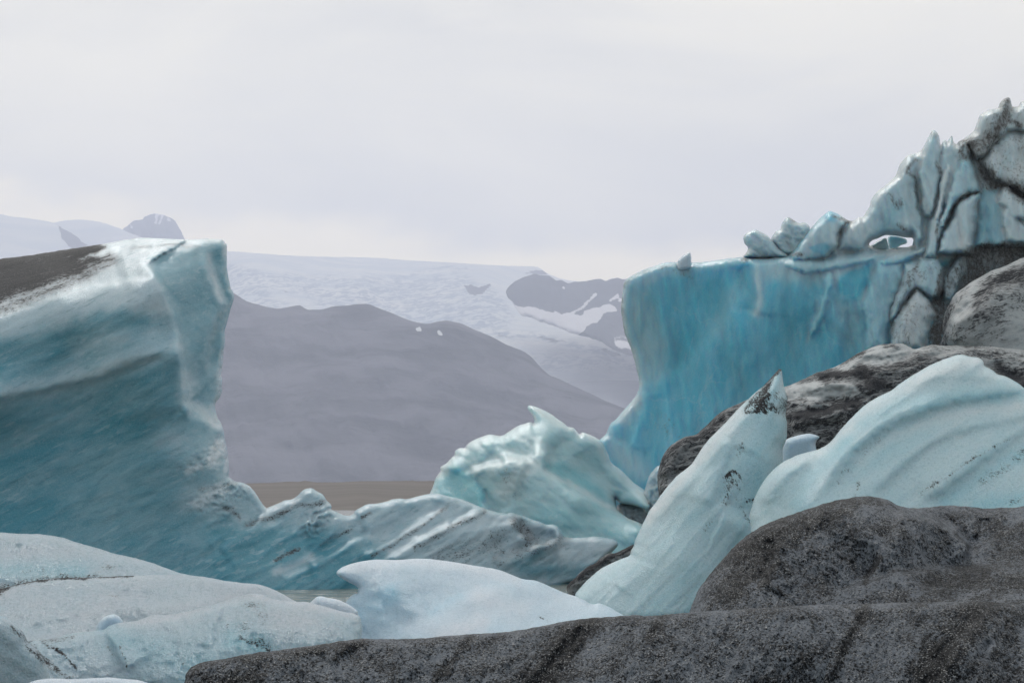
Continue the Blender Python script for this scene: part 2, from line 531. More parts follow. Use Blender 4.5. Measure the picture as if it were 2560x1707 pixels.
# terrain
def terrain_material(name, base, alt, patch, scale, streak=(0, 1.0), bump=8.0, amt=0.8, crev=(0.25, 0.32, 0.42)):
    """base and alt mix by noise; the painted cover 'ash' turns into patch"""
    m = bpy.data.materials.new(name); m.use_nodes = True
    t = NT(m.node_tree)
    co = t.n('ShaderNodeTexCoord').outputs['Object']
    st = t.mapping(t.mapping(co, rot=(0, math.radians(streak[0]), 0)), scale=(1.0 / streak[1], 1, 1))
    n_ = t.noise(st, scale, 8.0, 0.62, 0.4)
    c = t.mix(t.smooth(n_, 0.38, 0.64, 0.0, amt), base, alt)
    cre = t.n('ShaderNodeAttribute', attribute_name='clear_ice').outputs['Fac']
    nc = t.noise(t.mapping(t.mapping(co, rot=(0, math.radians(12), 0)), scale=(0.6, 0.3, 1.5)), 0.030, 6.0, 0.72, 1.0)
    c = t.mix(t.math('MULTIPLY', t.smooth(nc, 0.44, 0.56), cre), c, crev)
    d = t.n('ShaderNodeAttribute', attribute_name='ash').outputs['Fac']
    n2_ = t.noise(t.mapping(t.mapping(co, rot=(0, math.radians(-48), 0)), scale=(0.25, 0.25, 1)), scale * 3.0, 6.0, 0.6)
    f = t.smooth(t.math('ADD', d, t.math('MULTIPLY', t.math('SUBTRACT', n2_, 0.5), 2.1)), 0.42, 0.58)
    f = t.math('MULTIPLY', f, t.smooth(d, 0.03, 0.2))
    c = t.mix(f, c, patch)
    b = t.n('ShaderNodeBump', ins={'Strength': 0.8, 'Distance': bump, 'Height': n_})
    bs = t.n('ShaderNodeBsdfPrincipled', ins={'Base Color': c, 'Roughness': 0.85, 'Normal': b})
    bs.inputs['Specular IOR Level'].default_value = 0.15
    t.n('ShaderNodeOutputMaterial', ins={'Surface': bs})
    return m


M_SNOW = terrain_material('glacier_snow', (0.92, 0.905, 0.875), (0.66, 0.72, 0.78), (0.06, 0.06, 0.075), 0.004, (4, 3.0), 14.0, 0.6)
M_ROCK = terrain_material('dark_mountain_rock', (0.045, 0.048, 0.065), (0.075, 0.078, 0.095), (0.82, 0.79, 0.82), 0.006, (-40, 2.0), 12.0)
M_HILL = terrain_material('brown_hillside', (0.026, 0.029, 0.048), (0.150, 0.145, 0.180), (0.75, 0.76, 0.78), 0.006, (-58, 2.6), 40.0)
M_MORAINE = terrain_material('brown_moraine_gravel', (0.125, 0.108, 0.098), (0.17, 0.15, 0.135), (0.6, 0.6, 0.6), 0.02, (0, 8.0), 0.4)
M_DIRTYGLACIER = terrain_material('debris_covered_glacier', (0.33, 0.33, 0.36), (0.22, 0.22, 0.24), (0.6, 0.62, 0.66), 0.008, (6, 2.0), 8.0)

# ------------------------------------------------------------------ water and air
def grid_object(name, xs, ys, z, mat):
    me = bpy.data.meshes.new(name)
    gx, gy = np.meshgrid(xs, ys)
    V = np.stack([gx.ravel(), gy.ravel(), np.full(gx.size, z)], 1)
    n, m_ = len(xs), len(ys)
    fs = [(j * n + i, j * n + i + 1, (j + 1) * n + i + 1, (j + 1) * n + i) for j in range(m_ - 1) for i in range(n - 1)]
    me.from_pydata(V.tolist(), [], fs)
    me.materials.append(mat)
    o = bpy.data.objects.new(name, me)
    COL.objects.link(o)
    return o


m = bpy.data.materials.new('silty_lagoon_water'); m.use_nodes = True
t = NT(m.node_tree)
co = t.n('ShaderNodeTexCoord').outputs['Object']
wv = t.mapping(co, rot=(0, 0, 0.3), scale=(0.35, 1, 1))
h1 = t.noise(wv, 1.1, 4.0, 0.55, 0.6)
h2 = t.noise(co, 5.0, 2.0, 0.5)
hh = t.math('MULTIPLY_ADD', h2, 0.12, h1)
bmp = t.n('ShaderNodeBump', ins={'Strength': 1.0, 'Distance': 0.30, 'Height': hh})
bs = t.n('ShaderNodeBsdfPrincipled', ins={'Base Color': (0.17, 0.185, 0.165, 1), 'Roughness': 0.12, 'IOR': 1.333, 'Normal': bmp})
t.n('ShaderNodeOutputMaterial', ins={'Surface': bs})
tag(grid_object('water', [-7500, -300, -60, 0, 60, 300, 7500], [-50, 0, 40, 120, 400, 1500, 13000], 0.0, m), kind='structure')

bm_v = [(x, y, z) for z in (-6.0, 1620.0) for x, y in ((-8000, -80), (8000, -80), (8000, 14500), (-8000, 14500))]
me = bpy.data.meshes.new('haze')
me.from_pydata(bm_v, [], [(3, 2, 1, 0), (4, 5, 6, 7), (0, 1, 5, 4), (1, 2, 6, 5), (2, 3, 7, 6), (3, 0, 4, 7)])
m = bpy.data.materials.new('pale_air'); m.use_nodes = True
t = NT(m.node_tree)
vol = t.n('ShaderNodeVolumePrincipled', ins={'Color': (0.745, 0.80, 1.0, 1), 'Density': 0.000136, 'Anisotropy': 0.3})
t.n('ShaderNodeOutputMaterial', ins={'Volume': vol})
me.materials.append(m)
o = bpy.data.objects.new('haze', me); COL.objects.link(o)
tag(o, kind='stuff')

# ------------------------------------------------------------------ far land
def land(name, outline, D, mat, ctl, **kw):
    kw.setdefault('step', 6.0); kw.setdefault('jit', 1.5); kw.setdefault('blue', 0.0)
    o = solid(name, outline, D, mat, ctl=ctl, **kw)
    return tag(o, kind='structure')


land('mountain', [(290, 640), (304, 573), (321, 564), (334, 551), (356, 549), (362, 541), (378, 535), (389, 533), (406, 536), (417, 540),
                  (428, 548), (439, 552), (450, 571), (456, 585), (463, 599), (490, 680), (520, 760), (280, 760)], 12600, M_ROCK,
     [(380, 540, -350), (300, 700, 0), (480, 700, 0), (390, 640, 100)], R=250, w=60, B=500, noise=[(70, 30, 60, 2, 4, True)], step=3.0, jit=4,
     dirt=0.0, dirts=[('line', [(393, 536), (391, 556)], 6, 1.0), ('line', [(405, 540), (402, 560)], 4, 1.0), ('line', [(328, 566)], 6, 0.9), ('line', [(424, 550)], 4, 0.8)])
land('mountain', [(-600, 470), (-200, 505), (0, 535), (27, 541), (96, 549), (132, 556), (151, 567), (168, 575), (181, 585), (195, 593), (208, 607), (224, 615),
                  (300, 640), (400, 720), (400, 800), (-600, 800)], 10500, M_SNOW,
     [(-600, 470, -900), (0, 535, -900), (150, 567, -700), (0, 650, 0), (-600, 650, 0), (300, 640, 0), (300, 780, 300), (-500, 790, 600)], R=120, w=60, B=900,
     noise=[(14, 60, 4, 4, 4, False)], jit=1.5, dirt=0.0,
     dirts=[('poly', [(152, 566), (159, 567), (170, 574), (181, 585), (195, 593), (208, 607), (224, 615), (192, 619), (175, 615), (167, 601), (153, 590)], 1.3, 3)])
land('mountain', [(60, 570), (140, 556), (164, 551), (192, 549), (228, 551), (260, 557), (296, 570), (324, 582), (356, 594), (460, 640), (560, 690), (560, 800), (60, 800)], 11800, M_SNOW,
     [(190, 549, -700), (350, 594, -500), (100, 700, 0), (500, 700, 0), (300, 790, 200)], R=120, w=60, B=900, noise=[(16, 60, 4, 4, 4, False)], jit=1.0)

# the ice cap and the outlet glacier coming down from it
CAP = [(-200, 640), (300, 622), (560, 627), (747, 641), (939, 644), (1021, 651), (1140, 657), (1264, 665), (1341, 666), (1355, 672), (1365, 683), (1402, 697),
       (1429, 702), (1600, 715), (2000, 720), (2700, 700), (2700, 1020), (-200, 1020)]
CAPC = [(500, 630, -3200), (900, 644, -3200), (1300, 668, -3000), (1700, 715, -2600), (2600, 700, -2600), (0, 640, -3000),
        (600, 660, -1800), (900, 690, -1700), (1200, 700, -1700), (600, 760, -900), (900, 770, -900), (1300, 800, -600), (1500, 870, 200), (1500, 950, 700),
        (1100, 900, 0), (500, 950, 500), (2500, 950, 800), (-100, 950, 500), (2200, 850, -400)]
land('glacier', CAP, 8600, M_SNOW, CAPC, R=60, w=40, B=1500,
     noise=[(16, 130, 6, 3, 4, False), (55, 24, -6, 2.2, 4, True, [('poly', [(570, 655), (640, 675), (760, 688), (900, 686), (1060, 690), (1140, 680), (1270, 740), (1300, 800), (1200, 850), (1000, 800), (560, 780)], 1.0, 14)]),
            (22, 16, 8, 3, 3, True, [('poly', [(1240, 850), (1330, 835), (1600, 880), (1600, 960), (1340, 930)], 1.0, 10)])],
     blue=0.12, blues=[('poly', [(570, 655), (640, 675), (700, 688), (900, 686), (1060, 690), (1140, 680), (1230, 720), (1270, 760), (1290, 800), (1200, 850), (1000, 800), (900, 770), (560, 780)], 0.75, 10), ('line', [(690, 735), (780, 760)], 16, 0.15), ('line', [(1000, 690), (1110, 668), (1200, 672)], 5, 0.7),
                   ('line', [(1240, 835), (1330, 838), (1430, 862), (1520, 884), (1600, 890)], 10, 0.9), ('poly', [(1330, 885), (1600, 890), (1600, 925), (1360, 925)], 0.6, 8)],
     dirts=[('poly', [(1155, 712), (1190, 709), (1225, 715), (1205, 733), (1178, 738), (1165, 727)], 1.2, 3),
            ('line', [(1312, 684), (1330, 679), (1362, 682)], 4, 1.0),
            ('line', [(1240, 835), (1330, 838), (1430, 862), (1520, 884), (1600, 890)], 9, 0.40),
            ('line', [(1230, 760), (1280, 775)], 14, 0.25), ('line', [(690, 715), (760, 745)], 16, 0.2)], step=5.0, jit=1.0)
land('mountain', [(1266, 735), (1264, 725), (1275, 712), (1292, 700), (1319, 688), (1347, 686), (1369, 688), (1384, 697), (1391, 702), (1404, 699), (1418, 708), (1440, 705), (1487, 700),
                  (1506, 696), (1514, 702), (1539, 693), (1561, 700), (1640, 690), (1760, 715), (2100, 700), (2700, 690), (2700, 900), (1640, 905), (1545, 880), (1530, 868), (1480, 845), (1440, 838),
                  (1400, 820), (1340, 800), (1300, 785), (1280, 760)], 8050, M_ROCK,
     [(1266, 730, 0), (1350, 688, -500), (1540, 695, -500), (2600, 690, -600), (1400, 790, 350), (1560, 870, 900), (2600, 890, 1200), (1700, 780, 300)],
     R=110, w=50, B=500, noise=[(60, 34, 55, 3, 4, True)], step=4.0, jit=5,
     dirts=[('poly', [(1268, 747), (1290, 765), (1335, 773), (1360, 772), (1390, 782), (1405, 795), (1425, 784), (1445, 790), (1470, 780), (1500, 765), (1525, 762), (1552, 775), (1500, 812), (1465, 822), (1440, 845),
                     (1600, 900), (1500, 900), (1260, 880), (1240, 760)], 1.25, 4),
            ('line', [(1420, 788), (1460, 765), (1492, 735)], 3.5, 0.9), ('line', [(1522, 752), (1543, 736)], 5, 1.0), ('line', [(1548, 748)], 6, 1.0),
            ('line', [(1465, 782), (1490, 776)], 7, 1.0), ('line', [(1410, 718)], 4, 0.8),
            ('poly', [(1454, 838), (1470, 815), (1510, 790), (1556, 768), (1600, 760), (1600, 828), (1560, 815), (1520, 838), (1480, 848)], -0.1, 4),
            ('poly', [(1530, 830), (1575, 820), (1590, 880), (1540, 870)], 0.45, 6)])
land('moraine', [(1330, 985), (1412, 955), (1470, 952), (1560, 950), (1620, 953), (1800, 950), (2700, 960), (2700, 1130), (1330, 1130)], 6600, M_DIRTYGLACIER,
     [(1400, 955, -700), (2600, 960, -700), (1400, 1100, 0), (2600, 1100, 0)], R=20, w=20, B=300, noise=[(20, 26, 10, 3, 4, True)])
HILL = [(-300, 700), (300, 690), (500, 700), (582, 730), (612, 752), (637, 759), (664, 767), (695, 772), (719, 768), (744, 763), (752, 764), (767, 775), (804, 774), (832, 766), (867, 764),
        (884, 761), (911, 759), (928, 762), (952, 773), (977, 781), (999, 791), (1035, 805), (1069, 810), (1092, 804), (1119, 801), (1155, 809), (1190, 826), (1231, 842), (1264, 861),
        (1311, 879), (1328, 891), (1352, 919), (1374, 939), (1393, 945), (1412, 954), (1443, 969), (1484, 987), (1511, 1001), (1600, 1035), (1700, 1070), (2000, 1140), (2700, 1190),
        (2700, 1262), (-300, 1262)]
land('hill', HILL, 4300, M_HILL,
     [(-200, 700, -1300), (600, 750, -1300), (900, 760, -1250), (1120, 802, -1100), (1350, 920, -900), (1600, 1040, -600), (2600, 1190, -200),
      (0, 1200, 0), (600, 1200, 0), (1000, 1200, 0), (1500, 1200, 0), (2600, 1255, 0), (750, 950, -650), (1000, 1000, -500)], R=60, w=60, B=900,
     noise=[(45, 140, 50, 2.2, 4, True), (16, 40, 60, 2.5, 4, True)], jit=1.2,
     dirts=[('line', [(1048, 820)], 5, 1.4), ('line', [(1099, 824), (1102, 832)], 5, 1.4)])
land('shore', [(-300, 1214), (400, 1212), (600, 1208), (680, 1206), (720, 1203), (745, 1204), (762, 1201), (790, 1205), (850, 1205), (900, 1202), (960, 1202), (1025, 1201), (1032, 1200), (1040, 1202), (1300, 1198),
                (1700, 1200), (2700, 1195), (2700, 1290), (-300, 1290)], 640, M_MORAINE,
     [(-200, 1212, -260), (900, 1202, -260), (2600, 1196, -260), (-200, 1285, 60), (900, 1285, 60), (2600, 1285, 60), (900, 1245, -60)], R=3, w=10, B=60,
     noise=[(4, 30, 0, 6, 4, False)], jit=0.6, smooth=0)

# ------------------------------------------------------------------ left iceberg
A_OUT = [(-620, 1240), (-560, 1020), (-460, 860), (-330, 740), (-160, 672), (0, 648), (82, 637), (151, 626), (219, 616), (274, 607), (315, 599), (356, 594), (398, 596), (463, 599), (548, 597), (559, 600), (560, 606), (568, 611), (568, 629), (567, 675),
         (572, 692), (576, 719), (583, 732), (585, 744), (580, 763), (572, 790), (567, 810), (561, 826), (563, 854), (559, 884), (556, 915), (552, 938), (556, 952), (555, 982), (548, 996), (539, 1006),
         (537, 1018), (544, 1042), (556, 1064), (563, 1097), (570, 1130), (572, 1160), (571, 1185), (574, 1195), (589, 1203), (611, 1207), (629, 1217), (642, 1242), (658, 1262), (672, 1290), (690, 1340), (700, 1500), (-160, 1500)]
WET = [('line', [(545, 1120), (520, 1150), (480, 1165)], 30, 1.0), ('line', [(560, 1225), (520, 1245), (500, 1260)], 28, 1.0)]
TAIL = [(560, 1250), (600, 1262), (640, 1268), (664, 1271), (675, 1266), (697, 1258), (711, 1249), (728, 1249), (741, 1243), (751, 1231), (760, 1222), (780, 1219), (793, 1229), (807, 1234), (815, 1248), (826, 1258),
        (830, 1266), (826, 1273), (843, 1280), (865, 1289), (881, 1286), (889, 1274), (917, 1259), (955, 1257), (988, 1245), (1018, 1248), (1048, 1240), (1076, 1232), (1097, 1233), (1118, 1240), (1153, 1247),
        (1175, 1256), (1197, 1264), (1214, 1272), (1228, 1277), (1266, 1284), (1277, 1281), (1296, 1287), (1315, 1291), (1329, 1299), (1348, 1302), (1367, 1312), (1384, 1309), (1396, 1317), (1403, 1328), (1408, 1339),
        (1428, 1344), (1460, 1343), (1488, 1340), (1507, 1343), (1537, 1348), (1552, 1362), (1560, 1400), (1500, 1440), (1440, 1475), (1000, 1510), (600, 1510), (520, 1400), (510, 1300)]
LEFT = A_OUT[:A_OUT.index((642, 1242))] + [p for p in TAIL if p[0] > 650] [: -4] + [(1420, 1475), (1000, 1520), (600, 1520), (-660, 1520)]
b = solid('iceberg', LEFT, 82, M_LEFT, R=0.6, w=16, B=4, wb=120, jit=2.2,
      ctl=[(0, 648, -5.5), (150, 626, -5.5), (315, 599, -4.6), (460, 598, -4.0), (555, 600, -5), (-150, 668, -5.5),
           (0, 788, 0), (150, 748, 0.3), (300, 708, 0.5), (380, 692, 0.5), (-150, 800, 0),
           (0, 900, 0.9), (200, 880, 0.9), (420, 850, 1.0), (0, 985, 1.7), (250, 930, 1.6), (440, 880, 1.4), (0, 1070, 1.0), (250, 1040, 1.0), (440, 1000, 1.2),
           (0, 1200, 0.9), (250, 1200, 1.2), (460, 1150, 1.4), (0, 1400, 2.0), (300, 1420, 2.4), (560, 1420, 2.0), (-150, 1300, 1.2),
           (500, 760, -1.6), (548, 720, -3.4), (560, 850, -3.0), (500, 900, -1.0), (545, 990, -2.2), (568, 1150, -0.9), (520, 1150, 0.6), (600, 1215, -0.8),
           (660, 1275, -1.0), (780, 1225, -2.0), (1000, 1250, -2.8), (1100, 1238, -3.2), (1300, 1290, -4), (1500, 1345, -5), (700, 1465, 1.6), (1000, 1450, -0.2), (1250, 1420, -1.8), (1500, 1420, -4), (1440, 1460, -3.6), (900, 1350, -0.8), (1200, 1350, -2)],
      steps=[([(362, 640), (366, 660), (400, 690), (418, 735), (442, 790), (455, 860), (462, 920), (470, 990), (476, 1060)], 0.7, 50, 110),
             ([(512, 622), (520, 650), (530, 690), (552, 740), (562, 760), (545, 800), (525, 860), (515, 940)], 0.6, 40, 40),
             ([(-150, 1030), (0, 1000), (120, 975), (250, 945), (330, 910), (450, 865)], -0.18, 110, 70),
             ([(-150, 830), (0, 785), (110, 742), (230, 715), (330, 697), (390, 690)], 0.3, 60, 60),
             ([(280, 640), (350, 618), (420, 614), (505, 617)], 0.45, 50, 50),
             ([(470, 1000), (500, 1030), (530, 1060), (560, 1070)], 0.5, 50, 40),
             ([(665, 1275), (640, 1300), (580, 1340), (540, 1370)], -0.25, 30, 40), ([(930, 1330), (880, 1350), (830, 1380), (760, 1400)], -0.4, 40, 40),
             ([(1120, 1260), (1050, 1300), (980, 1350), (900, 1390)], -0.30, 60, 40), ([(1210, 1275), (1120, 1310), (1040, 1350), (960, 1400)], -0.32, 60, 40),
             ([(1290, 1290), (1300, 1330), (1340, 1355), (1400, 1350)], 0.6, 40, 30), ([(1400, 1340), (1350, 1360), (1280, 1385), (1230, 1400)], -0.4, 30, 30),
             ([(700, 1440), (760, 1420), (800, 1405)], 0.12, 20, 30)],
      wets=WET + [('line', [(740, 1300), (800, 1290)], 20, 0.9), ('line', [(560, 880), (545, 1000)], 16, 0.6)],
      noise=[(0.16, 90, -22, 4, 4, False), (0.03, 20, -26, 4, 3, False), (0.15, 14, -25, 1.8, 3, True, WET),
             (0.15, 46, -33, 4, 4, True, [('poly', TAIL, 1.0, 30)]), (0.35, 16, -10, 1.2, 3, True, [('line', [(800, 1290), (780, 1310)], 26, 1.0), ('line', [(600, 1215), (560, 1260)], 30, 0.7)])],
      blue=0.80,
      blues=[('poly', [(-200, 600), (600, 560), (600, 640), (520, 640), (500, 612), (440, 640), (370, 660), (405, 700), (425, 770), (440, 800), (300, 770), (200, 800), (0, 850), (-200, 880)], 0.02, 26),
             ('line', [(-150, 1010), (0, 985), (130, 955), (260, 925), (340, 890), (440, 850)], 30, 0.22),
             ('line', [(200, 870), (300, 850), (420, 840)], 30, 0.45),
             ('poly', [(370, 640), (500, 616), (560, 610), (580, 740), (560, 900), (540, 1000), (490, 930), (455, 860), (430, 770)], 0.76, 14),
             ('line', [(520, 640), (535, 700), (556, 750)], 9, 0.2), ('line', [(465, 940), (475, 1000), (520, 1035), (545, 1060)], 16, 0.25),
             ('line', [(-100, 1180), (40, 1150), (150, 1120)], 26, 1.0), ('line', [(-100, 1320), (100, 1280)], 50, 1.05), ('line', [(200, 1100), (330, 1060)], 30, 0.95),
             ('line', [(470, 960), (460, 1000)], 24, 0.35), ('line', [(430, 1100), (560, 1160)], 40, 0.50), ('line', [(480, 1240), (620, 1230)], 40, 0.40), ('line', [(545, 1118), (530, 1150)], 14, -0.35), ('line', [(500, 1165), (470, 1180)], 8, -0.2), ('line', [(555, 1222), (520, 1240), (495, 1262)], 13, -0.4), ('line', [(570, 1140), (565, 1175)], 5, -0.4), ('line', [(775, 1285), (800, 1280)], 9, -0.3), ('line', [(560, 1330), (680, 1400)], 60, 0.68),  # the below-zero patches are bright glints painted into the ice colour
             ('poly', TAIL, 0.22, 30), ('poly', [(500, 1290), (760, 1310), (900, 1340), (1000, 1410), (900, 1520), (500, 1520)], 0.95, 40), ('poly', [(1180, 1270), (1420, 1340), (1560, 1345), (1560, 1400), (1100, 1400), (1000, 1350)], 0.15, 30),
                        ('line', [(900, 1262), (1100, 1238)], 18, 0.4), ('line', [(1350, 1380), (1300, 1420), (1450, 1430)], 22, 0.75), ('line', [(690, 1430), (740, 1410), (780, 1390)], 12, 0.2)],
      dirts=[('poly', [(-200, 640), (0, 640), (150, 622), (232, 608), (262, 616), (200, 655), (250, 640), (275, 640), (240, 670), (180, 690), (130, 705), (70, 735), (0, 755), (-200, 810)], 0.95, 11),
             ('line', [(-150, 800), (0, 772), (120, 725), (200, 695), (280, 650)], 22, 0.45),
             ('line', [(330, 621), (420, 614), (500, 616)], 5, 0.30),
             ('line', [(500, 1225), (590, 1205)], 8, 0.3), ('line', [(560, 1270), (600, 1290)], 10, 0.36),
             ('line', [(815, 1250), (780, 1262), (740, 1262), (690, 1290), (620, 1310)], 9, 0.38), ('line', [(1120, 1265), (1060, 1310), (1000, 1350), (930, 1390)], 6, 0.36),
             ('line', [(1210, 1278), (1130, 1318), (1040, 1370)], 10, 0.36), ('line', [(1290, 1300), (1320, 1335), (1330, 1350)], 20, 0.45), ('line', [(880, 1320), (840, 1340), (800, 1360)], 5, 0.36), ('line', [(930, 1280), (905, 1295)], 5, 0.55),
             ('line', [(1420, 1345), (1330, 1370), (1240, 1395)], 18, 0.35), ('line', [(745, 1372), (690, 1400)], 5, 0.45), ('line', [(1100, 1400), (1240, 1350)], 30, 0.3)])
tag(b, 'large pale blue iceberg with a black ash covered top and sheer glassy face', 'iceberg')

# ------------------------------------------------------------------ turquoise iceberg in the middle
B_OUT = [(1060, 1260), (1081, 1221), (1086, 1208), (1088, 1197), (1095, 1186), (1104, 1176), (1100, 1172), (1102, 1166), (1115, 1160), (1129, 1144), (1136, 1138), (1137, 1128), (1148, 1119), (1163, 1120), (1166, 1113), (1181, 1101),
         (1203, 1092), (1225, 1085), (1256, 1090), (1277, 1076), (1296, 1063), (1315, 1057), (1328, 1055), (1333, 1060), (1336, 1054), (1333, 1043), (1328, 1033), (1321, 1024), (1319, 1016), (1326, 1012), (1340, 1017), (1365, 1027),
         (1378, 1035), (1392, 1046), (1409, 1057), (1420, 1068), (1433, 1068), (1441, 1077), (1451, 1088), (1455, 1079), (1472, 1085), (1491, 1094), (1504, 1103), (1513, 1114), (1515, 1125), (1522, 1138), (1524, 1150), (1537, 1164),
         (1557, 1177), (1578, 1202), (1603, 1218), (1620, 1231), (1625, 1242), (1626, 1257), (1626, 1269), (1614, 1275), (1607, 1270), (1592, 1266), (1576, 1261), (1549, 1258), (1538, 1243), (1540, 1260), (1544, 1277),
         (1562, 1290), (1576, 1297), (1605, 1309), (1640, 1330), (1640, 1460), (1060, 1460)]
b = solid('iceberg', B_OUT, 95, M_CENTRE, R=0.9, w=26, B=3.0, wb=80, jit=2.0,
      ctl=[(1330, 1060, -2.5), (1100, 1180, -1.5), (1200, 1100, -2.2), (1500, 1110, -2.8), (1620, 1250, -2.2), (1150, 1210, -0.8), (1250, 1180, 0.2), (1300, 1250, 0.8), (1450, 1250, 0.2), (1600, 1320, 0.2),
           (1250, 1330, 1.2), (1450, 1380, 1.8), (1600, 1400, 1.4), (1100, 1300, 0.2), (1450, 1180, -2.0), (1540, 1250, -2.4), (1340, 1110, -1.2)],
      steps=[([(1350, 1100), (1368, 1130), (1365, 1175), (1410, 1205), (1480, 1245), (1545, 1280), (1600, 1310), (1640, 1330)], 1.0, 60, 80),
             ([(1165, 1190), (1180, 1172), (1228, 1155), (1252, 1156), (1262, 1140), (1296, 1144), (1332, 1160)], 0.8, 40, 40),
             ([(1100, 1168), (1140, 1178), (1190, 1160), (1240, 1120)], -0.3, 40, 30),
             ([(1240, 1300), (1210, 1260), (1205, 1220), (1180, 1195)], -0.4, 40, 30)],
      noise=[(0.20, 50, 30, 2, 4, False), (0.06, 30, 28, 2.0, 4, True), (0.10, 16, 10, 1.5, 3, True, [('line', [(1180, 1180), (1330, 1160)], 22, 1.0), ('line', [(1240, 1100), (1330, 1110)], 26, 0.5)])],
      blue=0.52, blues=[('line', [(1100, 1180), (1140, 1130), (1220, 1095), (1310, 1065), (1330, 1020), (1400, 1055), (1500, 1110), (1540, 1170), (1620, 1245)], 14, 0.1),
                        ('line', [(1300, 1070), (1340, 1110), (1360, 1150)], 26, 0.2), ('line', [(1190, 1178), (1260, 1150), (1330, 1160), (1290, 1190), (1260, 1230)], 24, -0.05),
                        ('poly', [(1090, 1200), (1140, 1170), (1175, 1180), (1215, 1230), (1200, 1280), (1100, 1240)], 0.95, 14), ('poly', [(1360, 1150), (1420, 1160), (1520, 1230), (1540, 1290), (1470, 1240), (1370, 1180)], 0.98, 14),
                        ('line', [(1365, 1180), (1420, 1208), (1490, 1250), (1600, 1305)], 9, 0.15), ('poly', [(1330, 1260), (1450, 1270), (1620, 1340), (1620, 1420), (1350, 1380)], 0.75, 30)],
      dirts=[('line', [(1270, 1195), (1290, 1230)], 30, 0.14)])
tag(b, 'pale turquoise iceberg with a small upright fin and jagged crest', 'iceberg')
b = solid('ice_rubble', [(1535, 1290), (1545, 1256), (1570, 1256), (1610, 1262), (1640, 1240), (1650, 1260), (1650, 1340), (1540, 1330)], 99, M_TAIL, R=1.0, w=30, B=2, noise=[(0.2, 14, 0, 1.5, 3, True)], blue=0.1,
          dirts=[('line', [(1578, 1275), (1578, 1300)], 8, 0.4)], step=3.0)
tag(b, 'greyish white ice lump under the overhanging tip of the turquoise iceberg', 'ice chunk')
b = solid('ice_rubble', [(1600, 1250), (1612, 1222), (1622, 1188), (1640, 1166), (1655, 1160), (1670, 1180), (1670, 1290), (1610, 1290)], 98, M_WALL, R=0.9, w=25, B=2, noise=[(0.25, 14, 70, 2, 3, True)], blue=0.25, step=3.0)
tag(b, 'rough pale ice heap at the foot of the deep blue ice wall', 'ice chunk')

# ------------------------------------------------------------------ deep blue iceberg on the right
rt, og = root('iceberg', 2000, 104)
tag(rt, 'towering deep blue iceberg with a smooth wall and jagged dirty pinnacles on top', 'iceberg')
def px3(pts, x0, y0, k):
    return [(x0 + a / k, y0 + b_ / k) for a, b_ in pts]


R3 = lambda pts: px3(pts, 1920, 560, 3.647)
R2 = lambda pts: px3(pts, 1820, 200, 3.1365)


SKYLINE = [(1968, 640), (1990, 622), (2005, 600), (2043, 551), (2062, 535), (2075, 526), (2091, 533), (2107, 543), (2123, 552), (2132, 554), (2145, 542), (2156, 544), (2164, 532), (2174, 516), (2177, 500), (2190, 481), (2212, 465), (2238, 442), (2246, 423), (2249, 410), (2266, 391),
           (2279, 384), (2292, 383), (2305, 374), (2317, 350), (2327, 331), (2334, 323), (2343, 331), (2349, 343), (2351, 366), (2359, 351), (2364, 346), (2367, 358), (2375, 343), (2381, 339), (2384, 356), (2391, 362), (2397, 353), (2407, 349), (2416, 343), (2435, 329), (2440, 315), (2448, 289), (2467, 275),
           (2493, 272), (2499, 257), (2512, 246), (2525, 243), (2529, 260), (2531, 268), (2547, 265), (2553, 252), (2562, 254), (2600, 235), (2680, 270), (2760, 240), (2850, 320), (2930, 360), (3050, 520), (3120, 560), (3220, 760), (3300, 960)]
BODY = ([(1559, 707), (1556, 731), (1552, 775), (1556, 797), (1560, 830), (1567, 847), (1579, 874), (1588, 910), (1596, 943), (1599, 967), (1590, 990), (1577, 1005), (1555, 1030), (1541, 1046), (1527, 1057), (1520, 1071), (1516, 1085), (1490, 1105),
         (1500, 1180), (1530, 1300), (1540, 1440), (3360, 1440)] + SKYLINE[::-1] +
        [(1930, 644), (1900, 646), (1854, 642), (1829, 645), (1801, 649), (1760, 655), (1729, 657), (1692, 655), (1664, 656), (1632, 666), (1596, 679), (1568, 696)])
HOLE = R2([(1095, 1296), (1125, 1262), (1180, 1240), (1240, 1215), (1330, 1222), (1395, 1238), (1458, 1240), (1442, 1308), (1340, 1312), (1180, 1330)])
TILTED = R2([(430, 1275), (500, 1235), (600, 1180), (700, 1095), (760, 1045), (800, 1010), (850, 1040), (900, 1070), (970, 1108), (930, 1140), (880, 1190), (860, 1300), (760, 1400), (500, 1420), (480, 1360), (500, 1340), (470, 1310)])
ARCHP = R2([(860, 1330), (890, 1190), (970, 1120), (1020, 1060), (1055, 1070), (1080, 1030), (1110, 980), (1120, 930), (1160, 870), (1230, 820), (1310, 750), (1335, 690), (1345, 650), (1400, 590), (1440, 570), (1480, 640), (1470, 760), (1490, 940), (1520, 1100), (1530, 1240), (1480, 1330), (1450, 1200), (1330, 1205), (1230, 1205), (1110, 1260), (1060, 1330)])
SPIRE_A = R2([(1490, 760), (1530, 530), (1560, 470), (1590, 400), (1612, 375), (1640, 400), (1662, 450), (1667, 540), (1680, 700), (1640, 900), (1600, 1080), (1530, 1060)])
SPIRE_B = R2([(1650, 700), (1665, 530), (1690, 470), (1706, 450), (1716, 500), (1745, 440), (1760, 430), (1768, 490), (1792, 505), (1815, 470), (1842, 456), (1880, 470), (1900, 560), (1920, 700), (1800, 1000), (1680, 1000)])
SPIRE_C = R2([(1650, 830), (1680, 700), (1720, 645), (1752, 660), (1755, 720), (1740, 800), (1700, 930), (1680, 1100), (1600, 1120), (1640, 960)])
